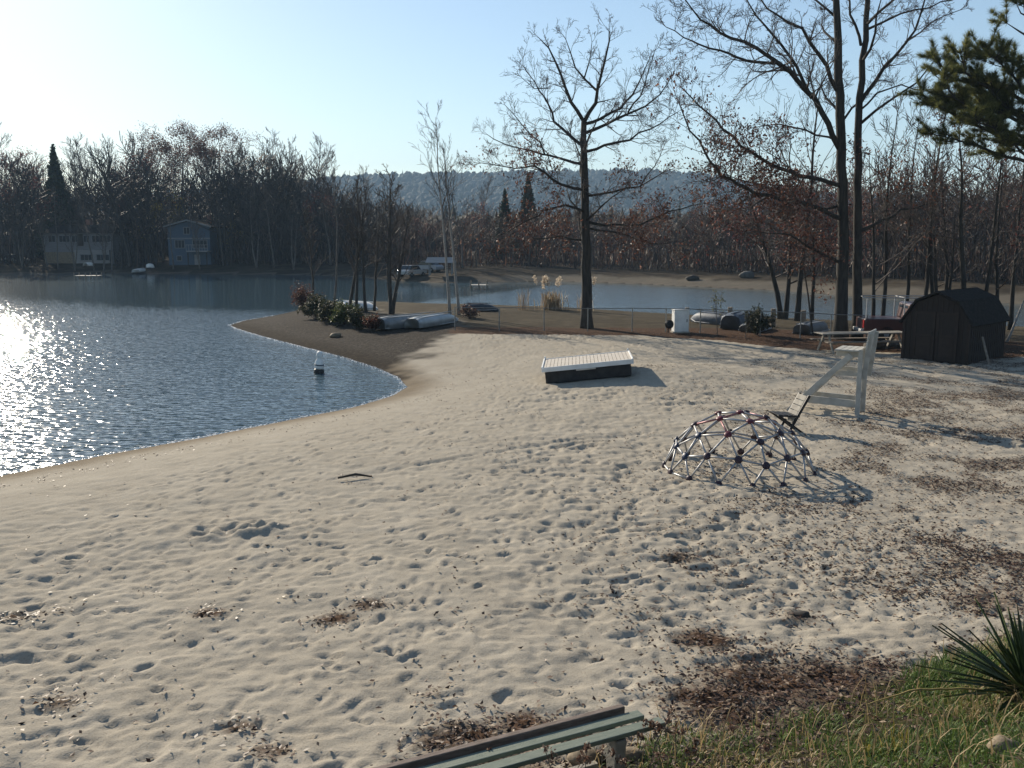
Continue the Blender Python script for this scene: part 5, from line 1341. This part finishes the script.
# ------------------------------------------------------------------ houses
def window(root, cx, y, cz, w, h, n=2):
    f = MB()
    for s in (-1, 1): f.box((cx + s * w / 2, y - .03, cz), (.10, .08, h + .1)); f.box((cx, y - .03, cz + s * h / 2), (w + .1, .08, .10))
    for k in range(1, n): f.box((cx - w / 2 + w * k / n, y - .03, cz), (.07, .06, h - .06))
    f = f.build('window', M['trim_grey'], root); MB().box((cx, y - .008, cz), (w, .02, h)).build('pane', M['dim_glass'], f)
def blue_house():
    Y = 151; xl, xr_ = lat(168, Y), lat(210, Y); w = xr_ - xl; z = float(ground_at((xl + xr_) / 2, Y)[0])
    root = thing('lake_house', 'blue grey two-storey gabled house among the trees of the far shore', 'house', (xl, Y, z)); zt = lambda py: CAMZ + (242 - py) / F * Y - z
    e, pk = zt(227.5), zt(222); D = 9
    MB().prism([(0, -.6), (w, -.6), (w, e), (w * .5, pk), (0, e)], 0, D).build('wall', M['blue_siding'], root)
    rp = [(-.5, e - .12), (w / 2, pk + .06), (w + .5, e - .12), (w + .5, e + .10), (w / 2, pk + .30), (-.5, e + .10)]
    rf = MB().prism(rp, -.6, D + .5).build('roof', M['shingle'], root)
    MB().prism([(-.52, e - .10), (w / 2, pk + .08), (w + .52, e - .10), (w + .52, e + .14), (w / 2, pk + .34), (-.52, e + .14)], -.66, -.61).build('fascia', M['trim_grey'], rf)
    MB().box((w * .75, D * .6, pk + .5), (.7, .7, 1.4)).build('chimney', M['chimney'], rf)
    window(root, w * .46, -.02, zt(231), 1.0, 1.1, 2); window(root, w * .28, -.02, zt(244), 1.6, 1.3, 3); window(root, w * .76, -.02, zt(244), 2.4, 1.3, 4); window(root, w * .25, -.02, zt(258), .8, .8, 1)
    MB().box((w * .5, -.05, zt(238.5)), (w + .1, .06, .2)).build('band_board', M['trim_grey'], root)
    dk = MB().box((w * .78, -1.1, zt(251)), (w * .5, 2.1, .18)).build('deck', M['grey_siding'], root)
    for x in (w * .56, w): MB().box((x, -2.05, zt(251) / 2 - .2), (.15, .15, zt(251))).build('deck_post', M['dark_wood'], dk)
    r = MB()
    for k in range(9): r.box((w * .53 + w * .5 * k / 8, -2.1, zt(251) + .55), (.06, .06, .95))
    r.box((w * .78, -2.1, zt(251) + 1.05), (w * .52, .1, .08)); r.build('railing', M['grey_siding'], dk)
    MB().box((w * .68, -.04, zt(260)), (.95, .08, 1.9)).build('door', M['grey_siding'], root)
blue_house()
def long_house():
    Y = 156; xl, xr_ = lat(44, Y), lat(113, Y); w = xr_ - xl; z = float(ground_at((xl + xr_) / 2, Y)[0]); zt = lambda py: CAMZ + (242 - py) / F * Y - z
    root = thing('lake_house', 'long low pale house with a dark roof on the far left shore', 'house', (xl, Y, z))
    e, pk = zt(233), zt(225); D = 8
    MB().box((w / 2, D / 2, e / 2 - .3), (w, D, e + .6)).build('wall', M['pale_siding'], root)
    rf = MB(); rf.add([(-.5, -.6, e - .05), (w + .5, -.6, e - .05), (w + .5, D + .6, e - .05), (-.5, D + .6, e - .05), (.2, D / 2, pk), (w - .2, D / 2, pk)], [(0, 1, 5, 4), (2, 3, 4, 5), (1, 2, 5), (3, 0, 4), (3, 2, 1, 0)])
    rf = rf.build('roof', M['shingle'], root); MB().box((w * .5, D / 2 + .4, pk + .3), (.8, .8, 1.3)).build('chimney', M['chimney'], rf)
    for f_, ww, n in ((.12, 1.2, 2), (.30, 1.8, 3), (.46, 1.2, 2), (.62, 1.0, 2), (.78, 1.9, 3), (.92, 1.0, 2)): window(root, w * f_, -.02, zt(239), ww, 1.1, n)
    MB().box((w * .25, -.3, zt(254) / 2 - .3), (w * .48, .5, zt(248) + .3)).build('foundation', M['stone'], root)
    MB().box((w * .72, -.55, zt(252) / 2 + .2), (w * .5, .9, zt(250))).build('porch', M['grey_siding'], root); window(root, w * .64, -1.02, zt(257), 2.0, 1.0, 3); window(root, w * .88, -1.02, zt(257), 2.2, 1.0, 3)
    MB().box((w * .53, -.1, zt(240)), (.95, .1, 2.0)).build('door', M['dark_wood'], root)
long_house()
def dock(px0, py, px1, label, Yd=None):
    x0, y0 = P(px0, py, .3); x1, _ = P(px1, py, .3); root = thing('boat_dock', label, 'dock', (x0, y0, .0)); L = x1 - x0
    d = MB(); n = max(6, int(L / .3))
    for k in range(n): d.box((L * (k + .5) / n, 0, .42), (L / n - .02, 1.6, .05))
    d.build('deck', M['deck'], root)
    for x in (.1, L / 2, L - .1):
        for s in (-1, 1): MB().tube([(x, s * .75, -1.2), (x, s * .75, .85)], .07, 8).build('pile', M['post'], root)
dock(76, 276.5, 100, 'low wooden dock on the far left shore below the long pale house')
dock(470, 286, 488, 'low wooden dock on the far lawn shore behind the birches')
def shelter():
    p = GP(441, 275); root = thing('picnic_shelter', 'small open shelter on pale posts on the far lawn behind the birches', 'shelter', tuple(p)); root.scale = (.75, .75, .75)
    for x in (-1.9, 1.9):
        for y in (-1.2, 1.2): MB().box((x, y, 1.0), (.16, .16, 2.2)).build('post', M['trim_grey'], root)
    MB().add([(-2.5, -1.8, 2.1), (2.5, -1.8, 2.1), (2.5, 1.8, 2.1), (-2.5, 1.8, 2.1), (-2.3, 0, 3.0), (2.3, 0, 3.0)], [(0, 1, 5, 4), (2, 3, 4, 5), (1, 2, 5), (3, 0, 4), (3, 2, 1, 0)]).build('roof', M['grey_siding'], root)
shelter()

# ------------------------------------------------------------------ bench in the foreground
def bench():
    z = .5
    zs = float(ground_at(.2, 6.9)[0]) + .44
    a = Vector((*P(380, 769, zs + .01), zs)); b = Vector((*P(627, 705, zs + .01), zs))
    d = (b - a); d.z = 0; L0 = d.length; d.normalize(); L = L0 + .75; nrm = Vector((d.y, -d.x, 0))       # nrm points to the viewer
    start = b - d * L; root = thing('park_bench', 'faded green slatted bench on concrete legs at the foot of the bank', 'bench', (start.x, start.y, zs - .44), math.atan2(d.y, d.x))
    # local: x along the bench, -y towards the viewer
    MB().box((L / 2 - .03, -.035, .445), (L - .06, .06, .075)).build('back_rail', M['brown_rail'], root, .008)
    for k, y in enumerate((-.155, -.325)): MB().box((L / 2 + .03 + .07 * k, y, .43), (L + .02 + .05 * k, .105, .04)).build('slat', M['green_slat'], root, .006)
    for k, x in enumerate((.45, L - .28)):
        o = MB().prism([(-.30, -.06), (-.20, -.06), (-.17, .16), (-.03, .16), (-.0, -.06), (.06, -.06), (.04, .38), (-.33, .38)][::-1], 0, .10).build('leg', M['concrete'], root, .01)
        o.location = (x + .05, -.03, 0); o.rotation_euler = (0, 0, R(90)); 
        MB().box((x, -.17, .395), (.06, .34, .03)).build('bearer', M['dark_wood'], root)
    MB().box((L / 2, -.17, .1), (L - .8, .05, .05)).build('stretcher', M['concrete'], root)
bench()

# ------------------------------------------------------------------ haze
hz = MB().box((0, 1280, 118), (5600, 2960, 244)).build('haze', None); hz['kind'] = 'stuff'; hz['label'] = 'thin blue haze over the lake and hills'
m = bpy.data.materials.new('haze'); m.use_nodes = True; nt = m.node_tree; nt.nodes.clear(); out = nt.nodes.new('ShaderNodeOutputMaterial'); v = nt.nodes.new('ShaderNodeVolumePrincipled')
v.inputs['Color'].default_value = (.50, .74, 1.0, 1); v.inputs['Density'].default_value = .00027; v.inputs['Anisotropy'].default_value = 0
nt.links.new(v.outputs[0], out.inputs['Volume']); hz.data.materials.append(m)

# ------------------------------------------------------------------ light, sky, camera
AZ, EL = R(33), R(23.5)                       # sun to the left of the view, low autumn afternoon
sv = Vector((-math.sin(AZ) * math.cos(EL), math.cos(AZ) * math.cos(EL), math.sin(EL)))
ld = bpy.data.lights.new('sun', 'SUN'); ld.energy = 4.6; ld.angle = R(.53); ld.color = (1.0, .89, .73)
lo = bpy.data.objects.new('sun', ld); COL.objects.link(lo); lo.rotation_euler = (-sv).to_track_quat('-Z', 'Y').to_euler(); lo.location = (-40, 40, 60)
wd = bpy.data.worlds.new('World'); SC.world = wd; wd.use_nodes = True; nt = wd.node_tree
sky = nt.nodes.new('ShaderNodeTexSky'); sky.sky_type = 'NISHITA'; sky.sun_disc = False; sky.sun_elevation = EL; sky.sun_rotation = -AZ; sky.air_density = 1.0; sky.dust_density = .2; sky.ozone_density = 1.1
nt.links.new(sky.outputs[0], nt.nodes['Background'].inputs[0]); nt.nodes['Background'].inputs[1].default_value = .078
cd = bpy.data.cameras.new('camera'); cd.sensor_fit = 'HORIZONTAL'; cd.sensor_width = 36; cd.lens = 36 * F / 1024; cd.clip_end = 9000; cd.clip_start = .05
co = bpy.data.objects.new('camera', cd); COL.objects.link(co); co.location = (0, 0, CAMZ); co.rotation_euler = (R(90) - PITCH, 0, 0); SC.camera = co
SC.view_settings.view_transform = 'Standard'; SC.view_settings.look = 'None'; SC.view_settings.exposure = 0.85; SC.view_settings.gamma = 1
